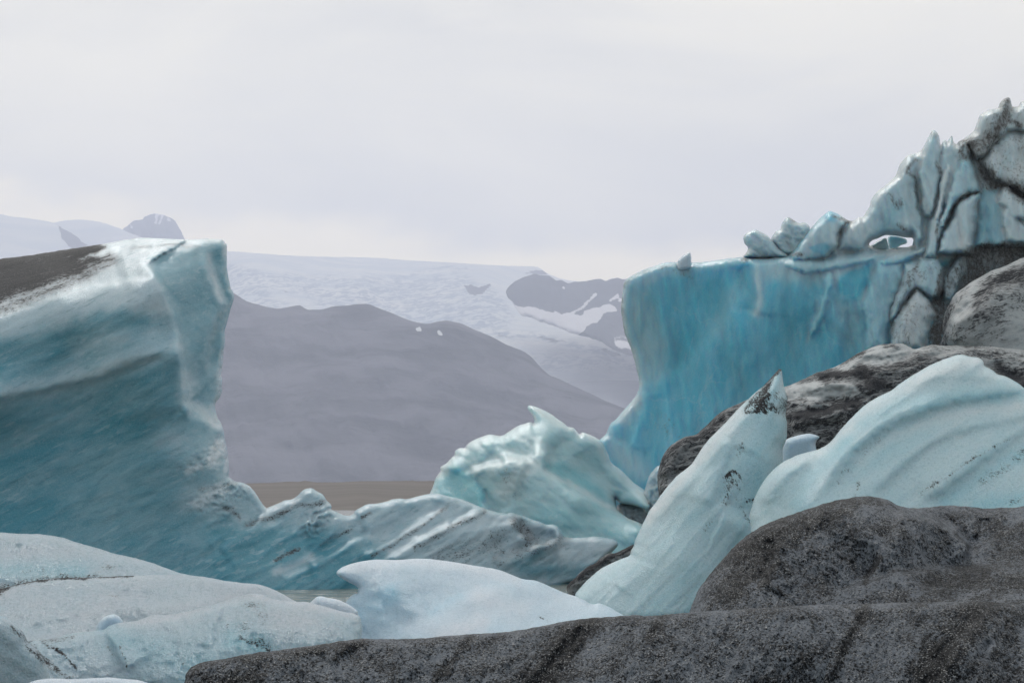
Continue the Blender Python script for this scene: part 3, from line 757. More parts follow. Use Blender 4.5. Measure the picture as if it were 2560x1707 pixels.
LEAF = R2([(1700, 960), (1740, 830), (1760, 720), (1810, 640), (1865, 603), (1915, 625), (1950, 700), (1975, 800), (1980, 880), (1880, 900), (1790, 960), (1740, 1080), (1700, 1160), (1640, 1160)])
LEG = R2([(1570, 1100), (1640, 1060), (1680, 1080), (1700, 1160), (1650, 1300), (1640, 1400), (1540, 1390), (1560, 1240)])
CAPPED = R2([(1850, 480), (1930, 400), (1945, 350), (1970, 270), (2030, 225), (2110, 215), (2130, 170), (2170, 135), (2200, 125), (2216, 135), (2226, 190), (2235, 260), (2200, 400), (2060, 540), (1960, 640), (1900, 560)])
TOPR = R2([(2110, 420), (2140, 350), (2180, 310), (2200, 240), (2280, 195), (2300, 150), (2360, 130), (2480, 170), (2950, 100), (2950, 500), (2321, 400), (2200, 395)])
BIG = R2([(1990, 640), (2060, 500), (2140, 420), (2200, 395), (2321, 400), (2950, 420), (2950, 950), (2321, 900), (2200, 830), (2080, 800), (2010, 720)])
OVAL = R2([(1640, 1360), (1680, 1180), (1740, 1090), (1780, 990), (1830, 930), (1900, 890), (1985, 870), (1960, 960), (1950, 1060), (1930, 1200), (1920, 1300), (1900, 1370), (1760, 1380)])
BACKR = R2([(1960, 880), (2000, 840), (2120, 850), (2200, 960), (2321, 1000), (2950, 1000), (2950, 1320), (1940, 1310), (1960, 1100)])
SMALL_A = R2([(2105, 900), (2140, 840), (2200, 812), (2240, 860), (2321, 920), (2480, 980), (2480, 1120), (2230, 1100), (2150, 1000), (2110, 970)])
SMALL_B = R2([(2130, 1060), (2150, 1000), (2210, 978), (2260, 1050), (2321, 1120), (2480, 1200), (2480, 1300), (2180, 1280), (2150, 1180)])
NUB = R2([(1770, 1290), (1830, 1210), (1855, 1190), (1890, 1230), (1930, 1275), (1900, 1330), (1780, 1330)])
COL_A = R3([(1000, 335), (1230, 350), (1240, 430), (1190, 600), (1125, 760), (1115, 900), (1095, 1000), (1090, 1160), (880, 1160), (880, 1000), (890, 920), (865, 800), (855, 700), (900, 570), (940, 470)])
COL_B = R3([(1250, 370), (1400, 295), (1560, 305), (1610, 400), (1605, 600), (1560, 690), (1450, 650), (1360, 600), (1280, 680), (1180, 840), (1120, 890), (1113, 770), (1170, 620), (1215, 480)])
COL_C = R3([(1360, 575), (1440, 650), (1510, 740), (1530, 830), (1480, 900), (1470, 980), (1440, 1060), (1430, 1160), (1110, 1160), (1120, 980), (1165, 840), (1270, 680)])
COL_D = R3([(1600, 440), (1680, 370), (1735, 285), (1795, 300), (1800, 430), (1740, 560), (1680, 700), (1590, 720)])
FLOW_A = R3([(200, 300), (300, 290), (420, 320), (560, 300), (700, 260), (900, 245), (1000, 260), (980, 330), (860, 360), (700, 400), (560, 420), (400, 460), (240, 420), (140, 380)])
FLOW_B = R3([(1000, 340), (1100, 280), (1250, 240), (1420, 200), (1430, 270), (1300, 320), (1240, 350), (1040, 400)])
SHELF = R3([(480, 480), (560, 430), (620, 500), (560, 640), (520, 800), (460, 960), (360, 1080), (390, 900), (460, 760), (500, 640)])
BOWL = R3([(590, 640), (700, 690), (790, 700), (860, 680), (880, 760), (880, 900), (860, 1080), (600, 1100), (560, 900)])


def rim(P, r, v):
    return ('line', list(P) + [P[0]], r, v)


solid('ice_body', BODY, 104, M_WALL, R=0.9, w=18, B=2.6, wb=150, parent=rt, origin=og, jit=1.8, step=3.5, hole=HOLE, soft=3.0,
      plates=[(TILTED, 0.77, 0.09, 20, 0.3, 0.3), (ARCHP, 0.58, 0.06, 32, 0.2, 0.3), (SPIRE_A, 0.58, 0.09, 19, 0.3, 0.2), (SPIRE_B, 0.51, 0.09, 12, 0.2, 0.2), (SPIRE_C, 0.95, 0.18, 11, 0.3, 0.2), (LEAF, 1.15, 0.21, 19, -0.4, 0.3), (LEG, 0.95, 0.12, 14, 0.3, 0.2),
              (CAPPED, 0.58, 0.09, 20, 0.2, 0.4), (TOPR, 0.70, 0.12, 19, 0.1, 0.4), (BIG, 1.08, 0.18, 40, 0.3, 0.5), (OVAL, 1.40, 0.27, 20, -0.2, 0.3), (BACKR, 0.58, 0.06, 24, 0.2, 0.3), (SMALL_A, 1.08, 0.21, 16, 0.3, 0.4), (SMALL_B, 1.21, 0.21, 16, 0.2, 0.3), (NUB, 1.46, 0.36, 12, 0.3, 0.3),
              (COL_A, 0.64, 0.03, 35, 0.1, 0.1), (COL_B, 1.02, 0.10, 24, 0.3, 0.1), (COL_C, 1.40, 0.15, 27, 0.2, 0.3), (COL_D, 0.83, 0.09, 16, 0.2, 0.2), (FLOW_A, 0.32, 0.01, 19, 0, 0.3), (FLOW_B, 0.51, 0.04, 12, 0, 0.3), (SHELF, 0.32, 0.00, 19, 0, 0)],
      ctl=[(1559, 707, 0.0), (1600, 690, 0.2), (1552, 775, 0.0), (1596, 950, 0.0), (1700, 680, 0.5), (1850, 660, 0.8), (1700, 800, 0.8), (1780, 760, 0.9), (1690, 930, 0.6), (1640, 960, 0.4), (1520, 1080, 0.8), (1600, 1100, 1.4),
           (1850, 850, 2.2), (1850, 1050, 2.6), (1950, 700, 1.6), (2000, 850, 2.0), (2100, 700, 1.6), (2130, 850, 2.2), (2250, 760, 1.8), (2400, 700, 0.8), (2700, 700, 1.4), (2300, 1000, 3), (1700, 1200, 3), (1560, 1300, 2.5), (2600, 1300, 3),
           (2060, 600, 0.4), (2200, 560, 0.0), (2340, 330, -1.2), (2300, 480, -0.4), (2500, 270, -1.6), (2480, 450, -0.6), (2700, 300, -1.6), (2560, 600, 0.3), (2060, 640, 0.6), (2250, 640, 0.6)],
      steps=[([(1880, 660), (1860, 720), (1820, 780), (1760, 850), (1720, 910), (1660, 945), (1600, 975)], -0.12, 200, 160),
             ([(1880, 652), (1886, 690), (1895, 750), (1890, 790)], -0.30, 40, 30), ([(1600, 975), (1605, 1010), (1590, 1060), (1570, 1120)], -0.3, 40, 30),
             ([(1960, 652), (2060, 650), (2150, 640), (2250, 632), (2290, 630)], 0.4, 40, 26)],
      noise=[(0.48, 80, 84, 3.5, 4, False), (0.06, 26, 80, 3, 3, False), (0.32, 55, 78, 2.2, 4, False, [('poly', [(1960, 500), (2200, 400), (2300, 250), (2760, 200), (2760, 880), (2040, 880)], 1.0, 40)])],
      blue=0.92, blues=[('poly', [(1540, 640), (1870, 600), (1870, 660), (1700, 685), (1600, 715), (1565, 740)], 0.55, 12), ('poly', [(1540, 700), (1620, 720), (1640, 800), (1680, 860), (1660, 930), (1600, 975), (1540, 960)], 0.55, 40), ('line', [(1559, 707), (1556, 790), (1585, 900), (1597, 960)], 8, 0.35),  # left part paler: light glowing through the thin ice is put into the colour
                        ('poly', [(1960, 660), (2040, 560), (2170, 520), (2250, 380), (2330, 300), (2500, 230), (2760, 200), (2760, 650), (1960, 650)], 0.24, 14),
                        ('line', [(1890, 660), (1900, 720), (1895, 780)], 12, 0.35), ('poly', [(1880, 640), (2240, 630), (2240, 690), (2080, 715), (1900, 690)], 0.45, 24), ('poly', SHELF, 0.55, 14), ('poly', BOWL, 0.66, 30), ('poly', COL_A, 0.55, 8), ('poly', COL_B, 0.32, 5), ('poly', COL_C, 0.10, 5), ('poly', COL_D, 0.2, 5),
                        ('poly', R3([(640, 600), (680, 460), (800, 400), (960, 350), (900, 560), (850, 640), (760, 690)]), 1.0, 8), ('poly', R2([(640, 1310), (700, 1290), (800, 1300), (760, 1370), (680, 1370)]), 0.75, 6),
                        ('poly', LEAF, 0.40, 5), ('poly', OVAL, 0.22, 5), ('poly', SPIRE_C, 0.1, 4), ('poly', BIG, 0.12, 8), ('poly', TOPR, 0.12, 6), ('poly', CAPPED, 0.12, 6), ('poly', BACKR, 0.55, 8), ('poly', SMALL_A, 0.12, 5), ('poly', SMALL_B, 0.2, 5), ('poly', NUB, 0.1, 4),
                        ('line', R2([(1120, 960), (1200, 880), (1320, 760), (1400, 640)]), 16, 0.1), ('line', R2([(1050, 1100), (880, 1300)]), 22, 0.15), ('line', R2([(1300, 1000), (1250, 1150)]), 30, 0.5),
                        ('line', [(1560, 1050), (1590, 1000)], 20, 0.3), ('line', [(1520, 1100), (1600, 1180)], 30, 0.5), ('line', [(1830, 730), (1800, 830)], 20, 0.78)],
      dirts=[('poly', R2([(1840, 440), (2000, 200), (2300, 100), (2950, 60), (2950, 1000), (2321, 950), (2200, 850), (1990, 860), (1900, 620)]), 0.16, 10), ('poly', COL_C, 0.14, 8), ('poly', COL_D, 0.35, 8),
             ('line', R2([(2200, 140), (2180, 260), (2120, 380), (2050, 460), (1950, 520)]), 18, 0.55), ('line', R2([(1910, 520), (1950, 650), (2000, 720), (2080, 800), (2200, 830), (2321, 900), (2500, 980)]), 16, 0.68), ('line', R2([(1960, 560), (2040, 460)]), 22, 0.48),
             ('line', R2([(2130, 400), (2190, 320), (2250, 320), (2290, 360)]), 5, 0.55), ('line', R2([(1700, 1140), (1760, 1020), (1850, 920), (1970, 880)]), 5, 0.5), ('line', R2([(2230, 880), (2321, 940)]), 12, 0.5), ('line', R2([(1860, 612), (1930, 650), (1960, 740)]), 7, 0.28), ('line', R2([(1830, 480), (1850, 600)]), 16, 0.45), ('line', R2([(1640, 660), (1660, 720)]), 9, 0.45), ('line', R2([(1580, 420), (1650, 440)]), 8, 0.3),
             ('line', R2([(450, 1275), (560, 1205), (660, 1150)]), 5, 0.4), ('line', R2([(820, 1060), (900, 1090), (960, 1112)]), 5, 0.42), ('line', R2([(1470, 620), (1400, 720), (1470, 780), (1490, 960)]), 5, 0.42), ('line', R2([(1260, 900), (1310, 970), (1350, 960)]), 12, 0.24), ('line', R2([(880, 1190), (930, 1130), (970, 1112)]), 5, 0.48), ('line', R2([(1340, 1140), (1390, 1180)]), 6, 0.35),
             ('line', R2([(1640, 1140), (1640, 1260)]), 4, 0.5), ('line', [(1557, 715), (1600, 680), (1680, 662)], 7, 0.28), ('line', [(1553, 720), (1552, 790), (1562, 830)], 5, 0.38), ('line', [(1690, 670), (1720, 685)], 12, 0.22), ('line', [(1860, 650), (1960, 640), (2000, 632)], 7, 0.5),
             ('poly', R3([(1480, 720), (1600, 420), (1740, 250), (2000, 190), (3000, 150), (3000, 620), (1960, 500), (1700, 700), (1600, 1100), (1430, 1160), (1500, 880)]), 0.66, 12), ('poly', COL_D, 0.36, 6), ('line', R3([(1150, 900), (1140, 1030)]), 7, 0.4), ('line', R3([(1200, 810), (1340, 620)]), 4, 0.45), ('line', R3([(1380, 310), (1330, 420), (1260, 560)]), 5, 0.42), ('line', R3([(1500, 400), (1400, 470)]), 14, 0.2),
             ('line', [(2280, 690), (2250, 760)], 12, 0.3), ('line', [(1650, 1050), (1690, 1080)], 24, 0.14)])


def block(name, pts, D, blue=0.35, dirts=()):
    return solid(name, pts, D, M_WALL, R=0.7, w=22, B=1.4, parent=rt, origin=og, blue=blue, dirt=0.03, dirts=dirts, step=2.5, jit=2.0, noise=[(0.2, 34, 40, 1.6, 4, True), (0.05, 12, 60, 1.5, 3, True)])


# lumps sitting on the left end of the crest
block('ice_lump', R2([(105, 1400), (150, 1345), (160, 1315), (125, 1280), (120, 1230), (150, 1190), (215, 1170), (260, 1190), (310, 1220), (345, 1255), (390, 1310), (430, 1345), (520, 1400)]), 103.4, blue=0.25,
      dirts=[('line', R2([(370, 1300), (400, 1330)]), 5, 0.3)])
block('ice_lump', R2([(330, 1250), (380, 1180), (412, 1170), (415, 1140), (440, 1095), (470, 1070), (510, 1095), (555, 1125), (600, 1118), (640, 1145), (660, 1220), (640, 1380), (400, 1400), (370, 1330)]), 104.0, blue=0.2,
      dirts=[('line', R2([(470, 1080), (520, 1110)]), 5, 0.4)])

b = solid('ice_chunk', R2([(1080, 1320), (1150, 1275), (1240, 1230), (1256, 1290), (1265, 1330), (1180, 1345)]), 104.4, M_CENTRE, R=0.3, w=12, B=0.6, step=2.0, jit=1.0, blue=0.2)
tag(b, 'pale wedge of ice inside the left half of the pierced arch', 'ice chunk')
b = solid('ice_chunk', R2([(1248, 1220), (1330, 1224), (1400, 1245), (1408, 1282), (1340, 1302), (1330, 1330), (1262, 1330)]), 105.2, M_CENTRE, R=0.3, w=12, B=0.6, step=2.0, jit=1.0, blue=0.5)
tag(b, 'turquoise slab of ice filling the right half of the pierced arch', 'ice chunk')
b = solid('ice_chunk', [(1688, 682), (1690, 666), (1696, 649), (1708, 638), (1725, 630), (1728, 641), (1729, 655), (1728, 672), (1708, 677)], 103.0, M_FLOE, R=0.35, w=12, B=0.5, step=2.0, jit=1.0, blue=0.1)
tag(b, 'small white pointed ice chunk perched on the smooth blue wall', 'ice chunk')

# ------------------------------------------------------------------ grey dirt covered bergs in front of the wall
MOUND = [(2340, 1000), (2350, 863), (2358, 834), (2356, 807), (2364, 779), (2386, 735), (2403, 724), (2427, 705), (2457, 689), (2482, 675), (2510, 667), (2560, 642), (2700, 600), (2800, 640), (2920, 740), (3040, 920), (3100, yw(90)), (2340, yw(90))]
b = solid('iceberg', MOUND, 92, M_DIRTY, R=1.3, w=40, B=4, wb=100,
          ctl=[(2370, 800, 0), (2450, 700, -1), (2600, 640, -2.5), (2450, 800, 0.8), (2560, 760, 0.5), (2450, 950, 1.8), (2700, 800, 1), (2350, 950, 0)],
          steps=[([(2340, 850), (2380, 804), (2413, 780), (2441, 757), (2468, 735), (2490, 716), (2523, 713), (2560, 700)], 0.6, 60, 30)],
          noise=[(0.25, 50, -30, 2, 4, False), (0.06, 14, -30, 2, 3, False)], blue=0.2, dirt=0.30,
          dirts=[('poly', [(2400, 740), (2480, 690), (2700, 620), (2760, 700), (2560, 715), (2490, 720), (2440, 760)], 0.62, 16), ('line', [(2370, 760), (2355, 860)], 14, 0.6), ('line', [(2450, 775), (2500, 800)], 26, 0.5), ('line', [(2440, 720), (2390, 790)], 14, 0.15),
                 ('line', [(2540, 800), (2560, 850)], 40, 0.12)])
tag(b, 'grey rounded dirty iceberg at the right edge below the pinnacles', 'iceberg')
RIDGE = [(1648, 1240), (1643, 1211), (1644, 1184), (1649, 1159), (1659, 1134), (1675, 1115), (1697, 1099), (1717, 1090), (1741, 1086), (1755, 1074), (1774, 1055), (1796, 1033), (1824, 1018), (1856, 1005), (1900, 985), (1963, 966), (1985, 959),
         (2007, 948), (2035, 934), (2065, 924), (2090, 918), (2117, 900), (2148, 881), (2175, 870), (2205, 860), (2235, 859), (2257, 857), (2271, 867), (2285, 873), (2304, 868), (2318, 864), (2331, 861), (2359, 865), (2392, 863), (2430, 865), (2479, 866),
         (2518, 871), (2560, 875), (2760, 890), (2900, 930), (3040, 1060), (3120, 1200), (3160, yw(74)), (1650, yw(74))]
b = solid('iceberg', RIDGE, 78, M_DIRTY, R=0.9, w=30, B=4, wb=90, jit=2.5,
          ctl=[(1660, 1150, 0), (1750, 1090, -0.4), (1960, 970, -1.5), (2240, 860, -2.5), (2560, 880, -2.5), (1700, 1200, 0.8), (2000, 1080, 0.8), (2200, 980, 0), (2400, 950, -0.5), (2560, 960, -0.5), (2000, 1200, 1.5), (2400, 1200, 2.0), (1660, 1400, 1.5), (2700, 1300, 2)],
          steps=[([(1745, 1088), (1720, 1110), (1690, 1150), (1665, 1200)], 0.3, 30, 30), ([(2000, 960), (2060, 952), (2130, 955), (2180, 965)], 0.5, 40, 30), ([(2060, 935), (2120, 930), (2160, 920), (2230, 910), (2300, 890)], 0.4, 30, 40),
                 ([(1965, 1000), (2030, 995), (2070, 1005), (2120, 1000)], 0.5, 40, 40), ([(1970, 1040), (2050, 1030), (2120, 1015), (2180, 990)], 0.4, 30, 30), ([(2420, 920), (2480, 930), (2560, 960)], 0.4, 30, 40)],
          noise=[(0.30, 36, -14, 3, 4, True), (0.10, 12, -10, 2.5, 3, True)], blue=0.2, dirt=0.52,
          dirts=[('poly', [(2080, 925), (2180, 872), (2260, 860), (2320, 875), (2230, 905), (2140, 925)], 0.10, 9), ('poly', [(1965, 970), (2020, 955), (2120, 960), (2160, 985), (2100, 998), (1970, 1000)], 0.10, 9), ('poly', [(2300, 862), (2560, 870), (2760, 890), (2700, 930), (2450, 915), (2330, 890)], 0.34, 9),
                 ('line', [(2050, 940), (2110, 935), (2160, 928)], 9, 0.8), ('line', [(2150, 925), (2180, 950), (2200, 960)], 16, 0.9), ('line', [(1980, 1040), (2070, 1025), (2150, 1005)], 8, 0.9), ('line', [(2500, 925), (2560, 960), (2620, 980)], 14, 0.95),
                 ('line', [(1800, 1040), (1760, 1075), (1700, 1110), (1660, 1160)], 16, 0.62), ('line', [(1680, 1190), (1660, 1220)], 14, 0.35), ('line', [(2000, 1010), (2070, 1015)], 8, 0.35)])
tag(b, 'low dark grey iceberg streaked with black ash in front of the blue wall', 'iceberg')

# ------------------------------------------------------------------ pale fins in front
DF = 60
SPIKE = [(1952, 917), (1939, 931), (1922, 950), (1906, 967), (1884, 985), (1862, 1005), (1845, 1022), (1824, 1046), (1796, 1074), (1769, 1101), (1755, 1120), (1741, 1142), (1728, 1162), (1692, 1189), (1675, 1208), (1659, 1227), (1642, 1252), (1624, 1275),
         (1610, 1303), (1597, 1330), (1588, 1349), (1585, 1363), (1577, 1377), (1575, 1389), (1555, 1396), (1528, 1407), (1498, 1423), (1473, 1445), (1454, 1464), (1436, 1486), (1420, yw(57)), (1800, yw(57)), (1900, 1440), (1930, 1300), (1950, 1200), (1958, 1153), (1956, 1123), (1961, 1112),
         (1966, 1098), (1968, 1076), (1967, 1052), (1963, 1036), (1966, 1016), (1969, 997), (1967, 986), (1961, 970), (1957, 950), (1955, 931)]
b = solid('iceberg', SPIKE, DF, M_FIN, R=0.7, w=40, B=1.6, wb=70, jit=1.2, step=3.5,
          ctl=[(1950, 920, -1.6), (1860, 1010, -1.3), (1960, 1050, -1.4), (1750, 1130, -1.0), (1900, 1150, -0.5), (1955, 1150, -1.3), (1620, 1290, -0.8), (1780, 1250, 0.1), (1880, 1250, -0.3), (1560, 1400, -0.3), (1700, 1400, 0.8), (1800, 1400, 0.6), (1460, 1480, 0.2), (1600, 1540, 1.2), (1750, 1540, 1.3)],
          steps=[([(1840, 1100), (1815, 1150), (1795, 1210), (1780, 1270)], 0.18, 50, 60), ([(1805, 1275), (1840, 1290), (1870, 1310)], 0.25, 50, 26), ([(1570, 1390), (1560, 1420), (1530, 1460)], -0.12, 40, 40)],
          noise=[(0.07, 40, -48, 6, 3, False), (0.015, 16, -48, 6, 3, False)], soft=5, blue=0.45,
          blues=[('line', [(1930, 1080), (1900, 1170), (1900, 1260)], 40, 0.75), ('line', [(1860, 1310), (1850, 1350)], 26, 0.7), ('line', [(1850, 1030), (1740, 1150), (1620, 1290)], 18, 0.1)],
          dirts=[('poly', [(1952, 915), (1935, 936), (1900, 972), (1862, 1010), (1858, 1034), (1900, 1030), (1965, 1036), (1970, 1000), (1940, 1010), (1915, 1000), (1930, 965), (1945, 940)], 0.50, 12), ('line', [(1952, 918), (1930, 940), (1905, 968)], 5, 0.85),
                 ('line', [(1925, 960), (1905, 985), (1880, 1005), (1925, 990)], 8, 0.72), ('line', [(1868, 1032), (1905, 1026), (1915, 1035)], 4, 0.8), ('line', [(1940, 985), (1960, 1020)], 14, 0.42), ('line', [(1966, 985), (1968, 1000), (1963, 1040)], 4, 0.5),
                 ('line', [(1815, 1190), (1830, 1172), (1848, 1185), (1860, 1205)], 4, 0.78), ('line', [(1822, 1185), (1817, 1200)], 5, 0.85), ('line', [(1826, 1205), (1815, 1260)], 13, 0.48), ('line', [(1845, 1200), (1850, 1240)], 18, 0.33),
                 ('line', [(1866, 1258), (1884, 1248)], 4, 0.75), ('line', [(1850, 1268), (1878, 1310)], 7, 0.5), ('line', [(1855, 1110), (1848, 1145)], 10, 0.30), ('line', [(1785, 1300), (1760, 1320)], 7, 0.28)])
tag(b, 'tall pale shark fin shaped iceberg with a black speckled tip', 'iceberg')
FIN = [(1879, 1327), (1873, 1292), (1878, 1270), (1887, 1242), (1901, 1215), (1918, 1190), (1937, 1170), (1961, 1152), (1994, 1137), (2019, 1130), (2042, 1125), (2068, 1112), (2084, 1096), (2106, 1068), (2134, 1038), (2167, 1008), (2200, 989), (2231, 975), (2249, 959), (2285, 936),
       (2326, 912), (2364, 896), (2389, 888), (2405, 886), (2427, 892), (2449, 894), (2459, 904), (2460, 915), (2482, 925), (2493, 936), (2512, 940), (2531, 949), (2548, 959), (2560, 970), (2720, 1060), (2840, 1170), (2950, 1330), (3010, yw(53)), (1880, yw(53))]
RIBS = [px3([(2600, 520), (2334, 545), (2000, 595), (1700, 640), (1450, 720), (1200, 810), (1100, 870), (950, 960), (800, 1090), (650, 1260), (560, 1400), (480, 1568)], 1920, 830, 3.647),
        px3([(2600, 740), (2334, 780), (2000, 850), (1700, 920), (1450, 1050), (1250, 1200), (1050, 1400), (900, 1568)], 1920, 830, 3.647),
        px3([(2600, 800), (2334, 925), (2200, 1020), (2050, 1120), (1850, 1260), (1600, 1440), (1400, 1568)], 1920, 830, 3.647),
        px3([(2334, 470), (2200, 440), (1850, 425), (1500, 440), (1250, 500), (1150, 550)], 1920, 830, 3.647),
        px3([(450, 1090), (350, 1190), (200, 1320), (100, 1450), (0, 1600)], 1920, 830, 3.647)]
b = solid('iceberg', FIN, 55, M_FIN, R=0.6, w=36, B=1.6, wb=70, jit=1.2, step=3.5,
          ctl=[(2400, 890, -2.0), (2240, 970, -1.6), (2120, 1060, -1.3), (2050, 1125, -1.0), (1930, 1180, -0.8), (1880, 1290, -0.8), (2550, 965, -2.2), (2700, 1060, -2.2), (2300, 1050, -0.8), (2500, 1050, -1.0), (2150, 1180, -0.1), (2400, 1200, 0.3), (2000, 1260, 0.3), (1950, 1380, 0.6), (2560, 1230, 0.4), (2300, 1400, 1.2), (2700, 1300, 1)],
          steps=[(RIBS[0], 0.27, 60, 60), (RIBS[1], 0.15, 50, 60), (RIBS[2], 0.23, 50, 50), (RIBS[3], 0.08, 26, 30), (RIBS[4], 0.12, 40, 40)],
          noise=[(0.05, 40, -38, 6, 3, False), (0.012, 14, -38, 6, 3, False)], soft=4, blue=0.40,
          blues=[('line', [(1960, 1160), (2060, 1130), (2180, 1020), (2330, 930), (2450, 900)], 14, 0.15), ('line', [(2150, 1060), (2260, 1010), (2420, 990), (2560, 990)], 20, 0.7), ('line', [(2120, 1100), (2040, 1180), (1990, 1260)], 20, 0.7), (('line', [(2560, 1130), (2440, 1200), (2330, 1290)], 22, 0.65)),
                 ('line', [(2560, 1010), (2350, 1040), (2240, 1090), (2150, 1150)], 14, 0.15), ('line', [(2560, 1250), (2450, 1260)], 30, 0.7)],
          dirts=[('line', [(2490, 1120), (2440, 1140), (2370, 1190), (2320, 1220), (2300, 1235)], 5, 0.40), ('line', [(2520, 1100), (2460, 1130)], 4, 0.36), ('line', [(2560, 1130), (2500, 1180), (2460, 1200)], 14, 0.27), ('line', [(2560, 1240), (2520, 1260)], 10, 0.35), ('line', [(2140, 1240), (2145, 1210)], 5, 0.38), ('line', [(2200, 1100), (2140, 1150), (2100, 1200)], 10, 0.2)])
tag(b, 'broad pale ribbed ice fin rising to the right edge behind the ash covered hump', 'iceberg')
b = solid('ice_chunk', [(1950, 1180), (1955, 1126), (1961, 1101), (1977, 1093), (2002, 1086), (2021, 1083), (2038, 1086), (2051, 1092), (2042, 1100), (2038, 1110), (2041, 1123), (2060, 1200), (2060, yw(62)), (1950, yw(62))], 66, M_FLOE, R=0.4, w=20, B=0.8, step=3.0, jit=0.8, blue=0.5)
tag(b, 'small bright blue white ice piece between the shark fin and the ribbed fin', 'ice chunk')
b = solid('ice_chunk', [(1415, 1472), (1421, 1459), (1443, 1437), (1462, 1420), (1490, 1407), (1501, 1393), (1522, 1383), (1542, 1381), (1566, 1368), (1587, 1358), (1610, 1370), (1610, 1480), (1500, yw(63)), (1440, yw(63))], 65, M_DIRTY, R=0.5, w=16, B=1.0, step=3.0, jit=3.5, blue=0.1, dirt=0.4,
          noise=[(0.10, 14, -30, 2, 3, True)], dirts=[('line', [(1421, 1462), (1490, 1409), (1540, 1384), (1587, 1360)], 7, 0.85)])
tag(b, 'narrow black edged dirty ice wedge at the left foot of the shark fin', 'ice chunk')

# ------------------------------------------------------------------ left foreground
M_OUT = [(-480, 1440), (-330, 1360), (-160, 1325), (0, 1330), (54, 1334), (101, 1334), (150, 1341), (191, 1355), (245, 1370), (286, 1383), (327, 1392), (381, 1406), (408, 1417), (447, 1431), (477, 1438), (520, 1446), (560, 1470), (560, yw(44)), (-560, yw(44))]
L_OUT = [(-420, 1570), (-300, 1510), (-160, 1480), (0, 1472), (54, 1457), (122, 1445), (190, 1443), (272, 1441), (340, 1438), (395, 1436), (447, 1435), (477, 1438), (517, 1442), (572, 1453), (637, 1459), (664, 1465), (692, 1476), (714, 1488), (733, 1500), (780, 1520), (790, yw(42)), (-480, yw(42))]
rt, og = root('iceberg', 300, 45)
tag(rt, 'low crusted white iceberg in two layers with a thin black seam', 'iceberg')
solid('upper_layer', M_OUT, 47, M_NEAR, R=0.35, w=26, B=1.5, parent=rt, origin=og, jit=1.6, blue=0.25,
      ctl=[(0, 1330, -1.6), (250, 1372, -1.4), (480, 1440, -1.0), (0, 1440, -0.3), (250, 1430, -0.5), (-150, 1330, -1.6), (200, 1550, 0.6), (-100, 1500, 0.3)],
      noise=[(0.10, 60, 10, 2, 4, False), (0.03, 12, 0, 1.5, 3, False)], blues=[('line', [(-100, 1425), (100, 1425), (200, 1430)], 28, 0.75)],
      dirts=[('line', [(-100, 1470), (0, 1468), (60, 1455), (150, 1443), (250, 1440)], 8, 0.45), ('line', [(270, 1425), (290, 1430)], 14, 0.25), ('line', [(60, 1430), (120, 1435)], 18, 0.18)])
solid('lower_layer', L_OUT, 45.6, M_NEAR, R=0.3, w=16, B=1.5, parent=rt, origin=og, jit=1.6, blue=0.15,
      ctl=[(0, 1475, -0.8), (200, 1443, -1.2), (450, 1438, -1.3), (690, 1478, -1.2), (0, 1580, 0.6), (250, 1540, 0), (500, 1500, -0.3), (300, 1650, 0.9), (600, 1600, 0.5), (-150, 1500, -0.6)],
      steps=[([(275, 1485), (310, 1493), (345, 1506), (385, 1510), (450, 1504), (520, 1490)], 0.12, 40, 50)],
      noise=[(0.09, 60, 10, 2, 4, False), (0.03, 12, 0, 1.5, 3, False)],
      dirts=[('line', [(-100, 1480), (0, 1472), (54, 1457), (122, 1446), (190, 1444), (250, 1441), (330, 1438)], 5, 0.85), ('line', [(-100, 1480), (0, 1475), (20, 1470)], 12, 0.7), ('line', [(280, 1490), (320, 1495)], 6, 0.2)])
N_OUT = [(60, 1606), (68, 1601), (109, 1598), (142, 1594), (185, 1581), (218, 1579), (245, 1575), (261, 1573), (272, 1563), (300, 1555), (327, 1554), (354, 1547), (381, 1536), (398, 1535), (414, 1537), (463, 1530), (517, 1514), (558, 1503), (599, 1491), (625, 1483), (653, 1485), (675, 1495),
         (708, 1502), (741, 1504), (763, 1503), (796, 1511), (829, 1520), (858, 1528), (885, 1533), (902, 1542), (906, 1569), (904, 1596), (900, yw(38)), (-20, yw(38)), (20, 1660)]
